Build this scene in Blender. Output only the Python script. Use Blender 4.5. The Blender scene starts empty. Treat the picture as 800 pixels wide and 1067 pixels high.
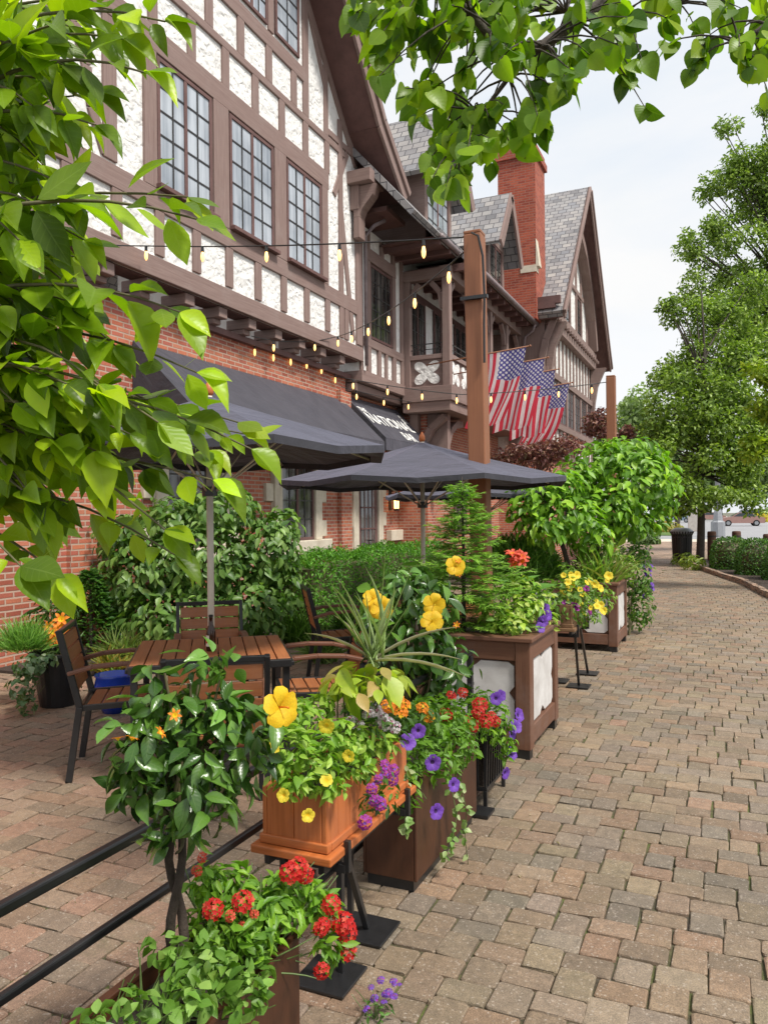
import bpy, math, random
import numpy as np
from mathutils import Vector, Matrix
random.seed(7); RNG=np.random.default_rng(11)
SC=bpy.context.scene; COL=SC.collection
PI=math.pi
# ---------------------------------------------------------------- camera geometry (metres; +Y runs along the path)
YAW=math.radians(24.2); SN=math.sin(YAW); CS=math.cos(YAW); ROLL=.01; EYE=1.6
def ray(x,y):
    x0=x-400; y0=y-536
    return (x0-ROLL*y0)/800, -(y0+ROLL*x0)/800
def at(x,y,d):
    l,v=ray(x,y); l*=d
    return Vector((CS*l-SN*d, SN*l+CS*d, EYE+v*d))
def gp(x,y,z=0.):
    l,v=ray(x,y); return at(x,y,(z-EYE)/v)
def xp(x,y,X):
    l,v=ray(x,y); return at(x,y,X/(CS*l-SN))
# ---------------------------------------------------------------- node helpers
def S(h):
    h=h.lstrip('#'); r=[int(h[i:i+2],16)/255 for i in (0,2,4)]
    return tuple(c/12.92 if c<=.04045 else ((c+.055)/1.055)**2.4 for c in r)+(1,)
def newmat(name):
    m=bpy.data.materials.new(name); m.use_nodes=True; nt=m.node_tree
    return m,nt,nt.nodes['Principled BSDF']
def N(nt,t,**k):
    n=nt.nodes.new(t)
    for a,b in k.items():
        if a.startswith('i_'): n.inputs[int(a[2:]) if a[2:].isdigit() else a[2:].replace('_',' ')].default_value=b
        else: setattr(n,a,b)
    return n
def L(nt,a,b): nt.links.new(a,b)
def math_(nt,op,a,b=None,c=None):
    n=nt.nodes.new('ShaderNodeMath'); n.operation=op
    for i,v in enumerate((a,b,c)):
        if v is None: continue
        if hasattr(v,'is_output'): L(nt,v,n.inputs[i])
        else: n.inputs[i].default_value=v
    return n.outputs[0]
def ramp(nt,fac,stops):
    r=nt.nodes.new('ShaderNodeValToRGB'); L(nt,fac,r.inputs[0]); e=r.color_ramp.elements
    while len(e)<len(stops): e.new(.5)
    for k,(p,c) in enumerate(stops): e[k].position=p; e[k].color=c if len(c)==4 else tuple(c)+(1,)
    return r.outputs[0]
def mixc(nt,fac,a,b,mode='MIX'):
    n=nt.nodes.new('ShaderNodeMix'); n.data_type='RGBA'; n.blend_type=mode
    for i,v in ((0,fac),(6,a),(7,b)):
        if hasattr(v,'is_output'): L(nt,v,n.inputs[i])
        else: n.inputs[i].default_value=v if i==0 or len(v)==4 else tuple(v)+(1,)
    return n.outputs[2]
def noise(nt,vec,scale,detail=4,rough=.6,dist=0.):
    n=N(nt,'ShaderNodeTexNoise'); n.inputs['Scale'].default_value=scale; n.inputs['Detail'].default_value=detail
    n.inputs['Roughness'].default_value=rough; n.inputs['Distortion'].default_value=dist
    if vec is not None: L(nt,vec,n.inputs['Vector'])
    return n.outputs['Fac']
def scalev(nt,vec,s):
    m=N(nt,'ShaderNodeMapping'); m.inputs['Scale'].default_value=s; L(nt,vec,m.inputs['Vector']); return m.outputs[0]
def coords(nt): return N(nt,'ShaderNodeTexCoord')
def bump(nt,bs,h,strength=.5,dist=.01):
    b=N(nt,'ShaderNodeBump'); b.inputs['Strength'].default_value=strength; b.inputs['Distance'].default_value=dist
    L(nt,h,b.inputs['Height']); L(nt,b.outputs[0],bs.inputs['Normal'])
MATS={}
def plain(name,c1,c2=None,scale=6,rough=.6,bumps=0.,bdist=.005,metal=0.,bscale=None,spec=.5):
    """base colour wandering between two tones"""
    m,nt,b=newmat(name); tc=coords(nt)
    c2=c2 or tuple(x*.8 for x in c1[:3])
    n=noise(nt,tc.outputs['Object'],scale,6,.65)
    L(nt,ramp(nt,n,[(.3,c1),(.7,c2)]),b.inputs['Base Color'])
    b.inputs['Roughness'].default_value=rough; b.inputs['Metallic'].default_value=metal
    b.inputs['Specular IOR Level'].default_value=spec
    if bumps: bump(nt,b,noise(nt,tc.outputs['Object'],bscale or scale*6,5,.6),bumps,bdist)
    MATS[name]=m; return m
def wood(name,c1,c2,rough=.5,dark=None,sx=1.2,sy=38,weather=.0):
    """grain runs along UV u"""
    m,nt,b=newmat(name); tc=coords(nt)
    v=scalev(nt,tc.outputs['UV'],(sx,sy,1))
    n=noise(nt,v,1.6,6,.7,1.2)
    big=noise(nt,tc.outputs['Object'],5,4,.6)
    col=ramp(nt,n,[(.28,c2),(.72,c1)])
    col=mixc(nt,math_(nt,'MULTIPLY',big,.6),col,dark or c2)
    if weather:
        w=noise(nt,tc.outputs['Object'],2.3,6,.7)
        col=mixc(nt,ramp(nt,w,[(.5,(0,0,0)),(.75,(weather,)*3)]),col,(.33,.29,.27))
    L(nt,col,b.inputs['Base Color']); b.inputs['Roughness'].default_value=rough
    bump(nt,b,n,.35,.003); MATS[name]=m; return m
def petalmat(name,c1,c2):
    m,nt,b=newmat(name); tc=coords(nt)
    n=noise(nt,tc.outputs['Object'],55,4,.65); k=noise(nt,tc.outputs['Object'],190,3,.6)
    c=ramp(nt,n,[(.3,c1),(.72,c2)]); c=mixc(nt,.5,c,ramp(nt,k,[(.3,(.72,.72,.72)),(.7,(1.2,1.2,1.2))]),'MULTIPLY')
    L(nt,c,b.inputs['Base Color']); b.inputs['Roughness'].default_value=.6; bump(nt,b,k,.3,.002)
    t=N(nt,'ShaderNodeBsdfTranslucent'); L(nt,c,t.inputs['Color']); mx=N(nt,'ShaderNodeMixShader'); mx.inputs[0].default_value=.35
    L(nt,b.outputs[0],mx.inputs[1]); L(nt,t.outputs[0],mx.inputs[2]); L(nt,mx.outputs[0],nt.nodes['Material Output'].inputs['Surface']); MATS[name]=m
def brickmat(name,cols,mortar,bw=.21,bh=.068,mw=.011,rough=.85):
    m,nt,b=newmat(name); tc=coords(nt)
    wob=N(nt,'ShaderNodeVectorMath',operation='ADD')
    nz=N(nt,'ShaderNodeTexNoise'); nz.inputs['Scale'].default_value=9; L(nt,tc.outputs['UV'],nz.inputs['Vector'])
    sc=N(nt,'ShaderNodeVectorMath',operation='SCALE'); L(nt,nz.outputs['Color'],sc.inputs[0]); sc.inputs['Scale'].default_value=.008
    L(nt,tc.outputs['UV'],wob.inputs[0]); L(nt,sc.outputs[0],wob.inputs[1])
    t=N(nt,'ShaderNodeTexBrick'); L(nt,wob.outputs[0],t.inputs['Vector'])
    t.inputs['Scale'].default_value=1; t.inputs['Brick Width'].default_value=bw; t.inputs['Row Height'].default_value=bh
    t.inputs['Mortar Size'].default_value=mw; t.inputs['Mortar Smooth'].default_value=.25; t.inputs['Bias'].default_value=0
    t.inputs['Color1'].default_value=(0,0,0,1); t.inputs['Color2'].default_value=(1,1,1,1); t.inputs['Mortar'].default_value=(.5,.5,.5,1)
    k=len(cols); col=ramp(nt,t.outputs['Color'],[(i/(k-1),c) for i,c in enumerate(cols)])
    big=noise(nt,tc.outputs['UV'],1.3,5,.6); fine=noise(nt,tc.outputs['UV'],60,3,.6)
    col=mixc(nt,.6,col,ramp(nt,big,[(.3,(.62,.6,.6)),(.7,(1.2,1.15,1.1))]),'MULTIPLY')
    col=mixc(nt,.5,col,ramp(nt,fine,[(.3,(.7,.7,.7)),(.7,(1.25,1.25,1.25))]),'MULTIPLY')
    col=mixc(nt,t.outputs['Fac'],col,mortar)
    L(nt,col,b.inputs['Base Color']); b.inputs['Roughness'].default_value=rough
    h=math_(nt,'ADD',math_(nt,'SUBTRACT',1.,t.outputs['Fac']),math_(nt,'MULTIPLY',fine,.35))
    bump(nt,b,h,.8,.012); MATS[name]=m; return m
def leafmat(name,rough=.38,trans=.35,vein=.35,tcol=(1.3,1.5,.5),spec=.4):
    """colour from the Col attribute, veins from UV (u across -1..1, v along 0..1)"""
    m,nt,b=newmat(name); out=nt.nodes['Material Output']
    at_=N(nt,'ShaderNodeAttribute',attribute_name='Col'); tc=coords(nt)
    col=at_.outputs['Color']
    if vein:
        sp=N(nt,'ShaderNodeSeparateXYZ'); L(nt,tc.outputs['UV'],sp.inputs[0])
        au=math_(nt,'ABSOLUTE',sp.outputs[0])
        w=math_(nt,'SINE',math_(nt,'MULTIPLY',math_(nt,'SUBTRACT',sp.outputs[1],math_(nt,'MULTIPLY',au,.22)),46.))
        side=math_(nt,'GREATER_THAN',w,.86)
        mid=math_(nt,'LESS_THAN',au,.05)
        v=math_(nt,'MAXIMUM',math_(nt,'MULTIPLY',side,.35),mid)
        blot=noise(nt,tc.outputs['Object'],14,3,.6)
        col=mixc(nt,1.,col,ramp(nt,blot,[(.3,(.8,.84,.8)),(.7,(1.15,1.1,1.1))]),'MULTIPLY')
        wr=noise(nt,tc.outputs['Object'],5.5,5,.7)
        col=mixc(nt,ramp(nt,wr,[(.60,(0,0,0)),(.78,(.45,.45,.45))]),col,(.30,.33,.03))
        tip=math_(nt,'MULTIPLY',math_(nt,'GREATER_THAN',math_(nt,'ADD',sp.outputs[1],math_(nt,'MULTIPLY',blot,.5)),1.27),ramp(nt,noise(nt,tc.outputs['Object'],2.7,3,.6),[(.52,(0,0,0)),(.6,(.8,.8,.8))]))
        col=mixc(nt,tip,col,(.13,.07,.025))
        col=mixc(nt,math_(nt,'MULTIPLY',v,vein),col,mixc(nt,.5,col,(.45,.6,.2)))
        bump(nt,b,math_(nt,'SUBTRACT',math_(nt,'MULTIPLY',w,.12),mid),.18,.003)
    L(nt,col,b.inputs['Base Color']); b.inputs['Roughness'].default_value=rough; b.inputs['Specular IOR Level'].default_value=spec
    t=N(nt,'ShaderNodeBsdfTranslucent'); L(nt,mixc(nt,1.,col,tcol,'MULTIPLY'),t.inputs['Color'])
    mx=N(nt,'ShaderNodeMixShader'); mx.inputs[0].default_value=trans
    L(nt,b.outputs[0],mx.inputs[1]); L(nt,t.outputs[0],mx.inputs[2]); L(nt,mx.outputs[0],out.inputs['Surface'])
    MATS[name]=m; return m
# ---------------------------------------------------------------- objects
ORG={}
def setp(o,label=None,cat=None,group=None,kind=None):
    if label: o['label']=label
    if cat: o['category']=cat
    if group: o['group']=group
    if kind: o['kind']=kind
    return o
def thing(name,label,cat,loc=(0,0,0),rz=0.,group=None):
    o=bpy.data.objects.new(name,None); COL.objects.link(o); o.empty_display_size=.1
    o.location=loc; o.rotation_euler=(0,0,rz); ORG[o]=Vector(loc) if rz==0 else None
    return setp(o,label,cat,group)
def link(name,me,parent=None,mat=None,org=None):
    o=bpy.data.objects.new(name,me); COL.objects.link(o)
    if parent is not None: o.parent=parent
    ORG[o]=ORG.get(parent,Vector()) if parent is not None else Vector()
    return o
def copy_tree(o,parent=None):
    c=o.copy(); COL.objects.link(c)
    if parent is not None: c.parent=parent
    ORG[c]=ORG.get(o)
    for ch in o.children: copy_tree(ch,c)
    return c
class MB:
    def __init__(s): s.v=[]; s.f=[]; s.uv=[]; s.m=[]
    def face(s,pts,uv=None,m=0):
        k=len(s.v); s.v+= [tuple(p) for p in pts]; s.f.append(list(range(k,k+len(pts)))); s.uv.append(uv); s.m.append(m)
    def hexa(s,o,ax,ay,az,m=0,grain=True):
        """box from corner o with edge vectors ax, ay, az; grain: u along the longest edge"""
        o=Vector(o); ax=Vector(ax); ay=Vector(ay); az=Vector(az)
        if ax.cross(ay).dot(az)<0: ax,ay=ay,ax
        P=[o,o+ax,o+ax+ay,o+ay,o+az,o+ax+az,o+ax+ay+az,o+ay+az]
        ls=[a.length for a in (ax,ay,az)]; g=ls.index(max(ls)); ro=random.random()*7
        k=len(s.v); s.v+=[tuple(p) for p in P]
        for f,(u,w) in (((0,3,2,1),(1,0)),((4,5,6,7),(0,1)),((0,1,5,4),(0,2)),((1,2,6,5),(1,2)),((2,3,7,6),(0,2)),((3,0,4,7),(1,2))):
            s.f.append([k+i for i in f]); s.m.append(m)
            if grain:
                uv=[]
                for i in f:
                    d=P[i]-o; c=[d.dot(a)/max(a.length,1e-9) for a in (ax,ay,az)]
                    if g in (u,w): uu=c[g]; ww=c[w if u==g else u]
                    else: uu=c[u]; ww=c[w]
                    uv.append((uu+ro,ww+ro*1.3))
                s.uv.append(uv)
            else: s.uv.append(None)
    def box(s,x0,x1,y0,y1,z0,z1,m=0,grain=True): s.hexa((x0,y0,z0),(x1-x0,0,0),(0,y1-y0,0),(0,0,z1-z0),m,grain)
    def beam(s,p0,p1,w,h,up=(0,0,1),m=0):
        p0=Vector(p0); p1=Vector(p1); d=(p1-p0); u=Vector(up)
        side=d.cross(u)
        if side.length<1e-6: side=d.cross(Vector((1,0,0)))
        side.normalize(); u=side.cross(d).normalized()
        s.hexa(p0-side*w/2-u*h/2,side*w,d,u*h,m)
    def tube(s,pts,r,n=8,m=0,cap=True):
        pts=[Vector(p) for p in pts]; rs=r if isinstance(r,(list,tuple)) else [r]*len(pts)
        k=len(s.v); ref=None; acc=0
        for i,p in enumerate(pts):
            t=(pts[min(i+1,len(pts)-1)]-pts[max(i-1,0)]).normalized()
            if ref is None: ref=Vector((0,0,1)) if abs(t.z)<.9 else Vector((1,0,0))
            a=t.cross(ref).normalized(); b=a.cross(t).normalized(); ref=b
            for j in range(n):
                q=p+(a*math.cos(2*PI*j/n)+b*math.sin(2*PI*j/n))*rs[i]; s.v.append(tuple(q))
        for i in range(len(pts)-1):
            ln=(pts[i+1]-pts[i]).length
            for j in range(n):
                j2=(j+1)%n
                s.f.append([k+i*n+j,k+i*n+j2,k+(i+1)*n+j2,k+(i+1)*n+j]); s.m.append(m)
                c=2*PI*max(rs)/n; s.uv.append([(acc,j*c),(acc,(j+1)*c),(acc+ln,(j+1)*c),(acc+ln,j*c)])
            acc+=ln
        if cap:
            s.f.append([k+j for j in range(n)][::-1]); s.uv.append(None); s.m.append(m)
            e=k+(len(pts)-1)*n; s.f.append([e+j for j in range(n)]); s.uv.append(None); s.m.append(m)
    def lathe(s,prof,c=(0,0,0),n=20,m=0):
        k=len(s.v); c=Vector(c)
        for r,z in prof:
            for j in range(n): s.v.append((c.x+r*math.cos(2*PI*j/n),c.y+r*math.sin(2*PI*j/n),c.z+z))
        for i in range(len(prof)-1):
            for j in range(n):
                j2=(j+1)%n; s.f.append([k+i*n+j,k+i*n+j2,k+(i+1)*n+j2,k+(i+1)*n+j]); s.uv.append(None); s.m.append(m)
        s.f.append([k+j for j in range(n)][::-1]); s.uv.append(None); s.m.append(m)
        e=k+(len(prof)-1)*n; s.f.append([e+j for j in range(n)]); s.uv.append(None); s.m.append(m)
    def prism(s,poly,ext,m=0):
        """poly: 3-D outline, ext: extrusion vector"""
        e=Vector(ext); P=[Vector(p) for p in poly]; nrm=Vector()
        for i in range(len(P)): nrm+=P[i].cross(P[(i+1)%len(P)])
        if nrm.dot(e)>0: P=P[::-1]
        s.face(P,m=m); s.face([p+e for p in P[::-1]],m=m)
        for i in range(len(P)):
            a=P[i]; b=P[(i+1)%len(P)]; s.face([b,a,a+e,b+e],m=m)
    def build(s,name,mats,parent=None,smooth=False,bevel=0.,world=True,merge=False):
        me=bpy.data.meshes.new(name); org=ORG.get(parent) if (parent is not None and world) else None
        V=np.array(s.v,dtype=np.float64).reshape(-1,3)
        if org is not None: V=V-np.array(org)
        me.from_pydata(V.tolist(),[],s.f)
        uvl=me.uv_layers.new(name='UVMap'); buf=[]
        for f,uv in zip(s.f,s.uv):
            if uv is None:
                P=[Vector(s.v[i]) for i in f]; nn=Vector()
                for i in range(len(P)): nn+=(P[i]-P[0]).cross(P[(i+1)%len(P)]-P[0])
                nn=nn.normalized() if nn.length>1e-12 else Vector((0,0,1))
                u=Vector((0,0,1)).cross(nn)
                if u.length<.05: u=Vector((1,0,0)); w=Vector((0,1,0))
                else: u.normalize(); w=nn.cross(u)
                uv=[(p.dot(u),p.dot(w)) for p in P]
            for a in uv: buf+= [a[0],a[1]]
        uvl.data.foreach_set('uv',buf)
        mats=mats if isinstance(mats,(list,tuple)) else [mats]
        for mt in mats: me.materials.append(MATS[mt] if isinstance(mt,str) else mt)
        if len(mats)>1: me.polygons.foreach_set('material_index',s.m)
        if smooth: me.polygons.foreach_set('use_smooth',[True]*len(s.f))
        me.update(); o=link(name,me,parent)
        if bevel:
            md=o.modifiers.new('b','BEVEL'); md.width=bevel; md.segments=2; md.limit_method='ANGLE'; md.harden_normals=False
        return o
# ---------------------------------------------------------------- leaves (numpy)
def templ(rows,ncol=3,fold=.10,curl=.16,notch=0.):
    """rows: list of (t, halfwidth); x across, y along, z up"""
    V=[];F=[];UV=[]
    xs=[-1,0,1] if ncol==3 else [-1,1]
    for t,w in rows:
        for a in xs:
            y=t-(notch*(abs(a)) if t<.02 else 0)
            V.append((a*w,y,fold*abs(a)*w*2-curl*t*t)); UV.append((a,t))
    n=len(xs)
    for i in range(len(rows)-1):
        for j in range(n-1): F.append((i*n+j,i*n+j+1,(i+1)*n+j+1,(i+1)*n+j))
    return np.array(V),np.array(F),np.array(UV)
T_BIG=templ([(0,.02),(.1,.2),(.25,.4),(.42,.5),(.6,.44),(.78,.27),(.9,.11),(1,.005)],3,.12,.2)
T_CORD=templ([(0,.16),(.06,.36),(.17,.48),(.34,.52),(.52,.48),(.68,.37),(.82,.22),(.92,.08),(1,.005)],3,.1,.18,-.07)
T_MID=templ([(0,.03),(.2,.34),(.45,.5),(.72,.33),(1,.01)],3,.14,.2)
T_LOW=templ([(0,.05),(.45,.5),(1,.02)],3,.16,.15)
T_QUAD=templ([(0,.1),(.5,.5),(1,.05)],2,0,.1)
T_BLADE=templ([(0,.5),(.3,.5),(.6,.42),(.85,.25),(1,.03)],2,0,.5)
T_BLADE2=templ([(0,.4),(.15,.5),(.35,.5),(.55,.45),(.7,.38),(.85,.25),(1,.03)],3,.1,.8)
T_FERN=templ([(0,.03),(.3,.5),(.65,.36),(1,.02)],2,0,.12)
def nrm(a): return a/np.maximum(np.linalg.norm(a,axis=-1,keepdims=True),1e-9)
def mesh_np(name,V,F,UV=None,C=None):
    me=bpy.data.meshes.new(name); k=F.shape[1]
    me.vertices.add(len(V)); me.vertices.foreach_set('co',V.astype(np.float32).ravel())
    me.loops.add(F.size); me.loops.foreach_set('vertex_index',F.astype(np.int32).ravel())
    me.polygons.add(len(F)); me.polygons.foreach_set('loop_start',np.arange(0,F.size,k,dtype=np.int32))
    me.polygons.foreach_set('loop_total',np.full(len(F),k,dtype=np.int32))
    me.polygons.foreach_set('use_smooth',np.ones(len(F),dtype=bool))
    if UV is not None:
        ul=me.uv_layers.new(name='UVMap'); ul.data.foreach_set('uv',UV[F.ravel()].astype(np.float32).ravel())
    if C is not None:
        ca=me.color_attributes.new('Col','FLOAT_COLOR','POINT'); ca.data.foreach_set('color',C.astype(np.float32).ravel())
    me.update(calc_edges=True); return me
def leaves(name,parent,mat,P,A,Nn,Ln,Wd,C,T,curl=None):
    P=np.asarray(P,float); n=len(P); V,F,UV=T; k=len(V)
    A=nrm(np.asarray(A,float)); Nn=np.asarray(Nn,float); Nn=nrm(Nn-A*(Nn*A).sum(-1,keepdims=True)); X=np.cross(A,Nn)
    Ln=np.broadcast_to(Ln,(n,)).astype(float); Wd=np.broadcast_to(Wd,(n,)).astype(float)
    cz=np.ones(n) if curl is None else np.broadcast_to(curl,(n,))
    co=P[:,None,:]+X[:,None,:]*(V[None,:,0]*Wd[:,None])[...,None]+A[:,None,:]*(V[None,:,1]*Ln[:,None])[...,None]+Nn[:,None,:]*(V[None,:,2]*Ln[:,None]*cz[:,None])[...,None]
    org=ORG.get(parent) if parent is not None else None
    co=co.reshape(-1,3)
    if org is not None: co=co-np.array(org)
    FF=(F[None]+(np.arange(n)*k)[:,None,None]).reshape(-1,F.shape[1])
    UU=np.tile(UV,(n,1)); CC=np.repeat(np.c_[np.asarray(C)[:,:3],np.ones(n)],k,axis=0)
    me=mesh_np(name,co,FF,UU,CC); me.materials.append(MATS[mat]); return link(name,me,parent)
def colmix(cols,n,jit=.12):
    c=np.array([x[:3] for x in cols]); w=RNG.random(n)*(len(c)-1); i=np.minimum(w.astype(int),len(c)-2); f=(w-i)[:,None]
    return (c[i]*(1-f)+c[i+1]*f)*(1+RNG.normal(0,jit,(n,1)))
def rdir(n): return nrm(RNG.normal(size=(n,3)))
UP=np.array([0,0,1.])
def clump_leaves(clumps,n,upb=.5,out=.8,rand=.4,shell=.55,half=False):
    """clumps: list of (cx,cy,cz,rx,ry,rz[,weight]); leaves sit through an outer shell, facing out and up"""
    cl=np.array([list(c[:6])+[c[6] if len(c)>6 else (c[3]*c[4]+c[4]*c[5]+c[3]*c[5])] for c in clumps])
    pr=cl[:,6]/cl[:,6].sum(); idx=RNG.choice(len(cl),n,p=pr); d=rdir(n)
    if half: d[:,2]=np.abs(d[:,2])*.9-.1*RNG.random(n)
    rr=shell+(1-shell)*RNG.random(n)**.6; rr=rr*(1+RNG.normal(0,.06,n))
    P=cl[idx,:3]+d*cl[idx,3:6]*rr[:,None]
    Nn=nrm(d*out+UP*upb+rdir(n)*rand)
    A=d*.55-UP*.25+rdir(n)*.75; A=A-Nn*(A*Nn).sum(-1,keepdims=True)
    return P,nrm(A),Nn
def blob_clumps(c,r,k,rs=(.3,.5),flat=1.,zmin=None):
    """k sub-clumps spread over an ellipsoid, giving an uneven outline"""
    out=[]; c=np.array(c); r=np.array(r)
    for i in range(k):
        d=rdir(1)[0]; q=RNG.random()**.45*.78; s=RNG.uniform(*rs)
        p=c+d*r*q
        if zmin is not None and p[2]<zmin: p[2]=zmin+.3*(zmin-p[2])
        out.append((p[0],p[1],p[2],r[0]*s,r[1]*s,r[2]*s*flat))
    return out
def lowpoly_mesh_attr(o,c): pass
def tapered(pts,r0,r1): return [r0+(r1-r0)*i/(len(pts)-1) for i in range(len(pts))]
def curve3(p0,p1,bend=(0,0,0),n=6):
    p0=Vector(p0);p1=Vector(p1);b=Vector(bend)
    return [p0.lerp(p1,t)+b*(4*t*(1-t)) for t in [i/(n-1) for i in range(n)]]
# ---------------------------------------------------------------- blossoms: one small mesh each, copied
def blossom_mesh(name,mats,kind,r):
    b=MB()
    if kind=='funnel':   # five lobed trumpet
        n=30; b.v.append((0,0,-r*.45)); 
        for k2,(rr,z) in enumerate(((.25,-.25),(.62,.02),(1.,.02))):
            for j in range(n):
                t=2*PI*j/n; q=rr*(1-(.16*(1-abs(math.sin(2.5*t)))**2.5 if rr>.5 else 0)); b.v.append((r*q*math.cos(t),r*q*math.sin(t),r*(z+(.07*math.cos(10*t) if rr==1 else 0))))
        for j in range(n):
            j2=(j+1)%n; b.f.append([0,1+j,1+j2]); b.m.append(1); b.uv.append(None)
            for q in range(2): b.f.append([1+q*n+j,1+(q+1)*n+j,1+(q+1)*n+j2,1+q*n+j2]); b.m.append(0); b.uv.append(None)
    elif kind=='petals':  # five broad overlapping petals and a stamen column
        for k2 in range(5):
            a=2*PI*k2/5; ca,sa=math.cos(a),math.sin(a); base=len(b.v); rows=[(.05,.08,0),(.3,.3,.16),(.6,.5,.26),(.85,.46,.22),(1.02,.26,.12)]
            for t,w,z in rows:
                for x in (-1,-.4,.4,1):
                    px=t*r; py=x*w*r; pz=(z+.05*x+.03*math.cos(x*5+k2))*r
                    b.v.append((px*ca-py*sa,px*sa+py*ca,pz))
            for i in range(4):
                for j in range(3): b.f.append([base+i*4+j,base+i*4+j+1,base+(i+1)*4+j+1,base+(i+1)*4+j]); b.m.append(0); b.uv.append(None)
        b.tube([(0,0,0),(0,0,.5*r),(.05*r,0,.75*r)],[.05*r,.04*r,.06*r],6,m=1)
    elif kind=='lily':
        for k2 in range(6):
            a=2*PI*k2/6; ca,sa=math.cos(a),math.sin(a); base=len(b.v)
            for t,w,z in ((.0,.06,0),(.35,.2,.4),(.7,.22,.55),(1.05,.03,.42)):
                for x in (-1,0,1):
                    px=t*r;py=x*w*r;pz=(z-.05*(x==0))*r; b.v.append((px*ca-py*sa,px*sa+py*ca,pz))
            for i in range(3):
                for j in range(2): b.f.append([base+i*3+j,base+i*3+j+1,base+(i+1)*3+j+1,base+(i+1)*3+j]); b.m.append(1 if i==0 else 0); b.uv.append(None)
    elif kind=='cluster':  # dome of tiny florets
        rr=random.Random(3)
        for k2 in range(19):
            z=1-(k2+.5)/19*.92; q=math.sqrt(max(0,1-z*z)); a=k2*2.39996
            d=Vector((q*math.cos(a),q*math.sin(a),z)); c=Vector((d.x*r*.95,d.y*r*.95,d.z*r*.6)); d=(d+Vector((rr.uniform(-.3,.3),rr.uniform(-.3,.3),.35))).normalized(); u=d.orthogonal().normalized(); w=d.cross(u); base=len(b.v); pr=r*.42*rr.uniform(.8,1.2)
            b.v.append(tuple(c+d*r*.02))
            for j in range(10):
                t=2*PI*j/10+rr.random()*.2; q2=pr*(1 if j%2==0 else .5)*rr.uniform(.85,1.1); b.v.append(tuple(c+(u*math.cos(t)+w*math.sin(t))*q2+d*(r*.12)))
            for j in range(10): b.f.append([base,base+1+j,base+1+(j+1)%10]); b.m.append(0 if k2%7 else 1); b.uv.append(None)
    me=bpy.data.meshes.new(name); me.from_pydata(b.v,[],b.f)
    for mt in mats: me.materials.append(MATS[mt])
    me.polygons.foreach_set('material_index',b.m); me.polygons.foreach_set('use_smooth',[True]*len(b.f)); me.update()
    return me
def blossoms(parent,me,pts,face=None,spread=.5,sc=(.85,1.15),name='blossom',label=None):
    f0=Vector(face or (.5,-.6,.6))
    for p in pts:
        o=link(name,me,parent); d=(f0.normalized()+Vector(rdir(1)[0])*spread).normalized()
        q=d.to_track_quat('Z','Y'); o.rotation_mode='QUATERNION'; o.rotation_quaternion=q@Matrix.Rotation(random.random()*6,3,'Z').to_quaternion()
        o.location=Vector(p)-ORG[parent]; k=random.uniform(*sc); o.scale=(k,k,k)
        if label: o['label']=label
# ================================================================ materials
wood('timber',S('#96817a'),S('#705a54'),.8,S('#7c655f'),.9,22,.22)
plain('timber_dark',S('#6d4f4b'),S('#573e3b'),4,.75,.4,.006)
plain('stone_trim',S('#d3cab8'),S('#b9ad9a'),5,.85,.4,.006)
plain('black_metal',(.012,.012,.013,1),(.02,.02,.021,1),18,.35,.15,.002)
plain('dark_iron',(.02,.02,.02,1),(.035,.03,.028,1),18,.5,.2,.002)
def canvas(name,c1,c2,sheen):
    m=plain(name,c1,c2,2.2,.75,0); nt=m.node_tree; b=nt.nodes['Principled BSDF']; tc=coords(nt)
    b.inputs['Sheen Weight'].default_value=sheen; b.inputs['Sheen Roughness'].default_value=.45; b.inputs['Sheen Tint'].default_value=(.75,.75,1,1)
    w=noise(nt,tc.outputs['Object'],2.6,4,.55,.8); f=noise(nt,tc.outputs['Object'],190,2,.5)
    bump(nt,b,math_(nt,'ADD',w,math_(nt,'MULTIPLY',f,.04)),.55,.05)
canvas('navy_canvas',(.015,.015,.020,1),(.026,.026,.033,1),.45)
canvas('awning_canvas',(.022,.022,.028,1),(.046,.044,.052,1),.28)
plain('pole_metal',(.64,.60,.51,1),(.56,.52,.45,1),10,.45,0)
plain('soil',(.035,.025,.018,1),(.06,.042,.03,1),20,.95,.9,.02)
plain('mulch',(.05,.034,.026,1),(.085,.06,.045,1),26,.95,1.,.03)
plain('white_panel',(.66,.65,.64,1),(.42,.40,.38,1),4.5,.75,.4,.003)
plain('white_paint',(.8,.8,.78,1),(.7,.7,.68,1),9,.55)
plain('gutter',S('#8d7f80'),S('#6f6264'),5,.5)
plain('road_asphalt',(.30,.30,.31,1),(.24,.24,.25,1),.6,.9,.3,.004,bscale=60)
plain('lawn',(.10,.17,.03,1),(.06,.11,.02,1),2.,.95,.6,.03,bscale=40)
plain('land',(.14,.125,.10,1),(.10,.11,.06,1),.4,.95)
plain('bark',(.075,.06,.048,1),(.035,.028,.022,1),14,.9,.9,.015,bscale=40)
plain('bark_brown',(.045,.03,.02,1),(.018,.012,.008,1),18,.85,.8,.01,bscale=50)
plain('twig',(.13,.12,.05,1),(.07,.06,.03,1),20,.7,.3,.002)
plain('green_stem',(.10,.16,.04,1),(.07,.11,.03,1),20,.5)
plain('bulb_cap',(.02,.02,.02,1),None,10,.4)
plain('blue_glaze',(.008,.05,.42,1),(.006,.035,.3,1),6,.12)
plain('pot_black',(.012,.013,.014,1),(.02,.02,.022,1),9,.3,.2,.003)
plain('steel_grey',(.33,.34,.36,1),(.26,.27,.29,1),8,.45,metal=.4)
plain('label_cream',(.75,.68,.55,1),None,20,.5); plain('label_red',(.5,.03,.02,1),None,20,.5)
plain('car_red',(.34,.20,.17,1),(.30,.17,.15,1),3,.25); plain('car_white',(.7,.72,.75,1),(.66,.68,.72,1),3,.25)
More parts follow.
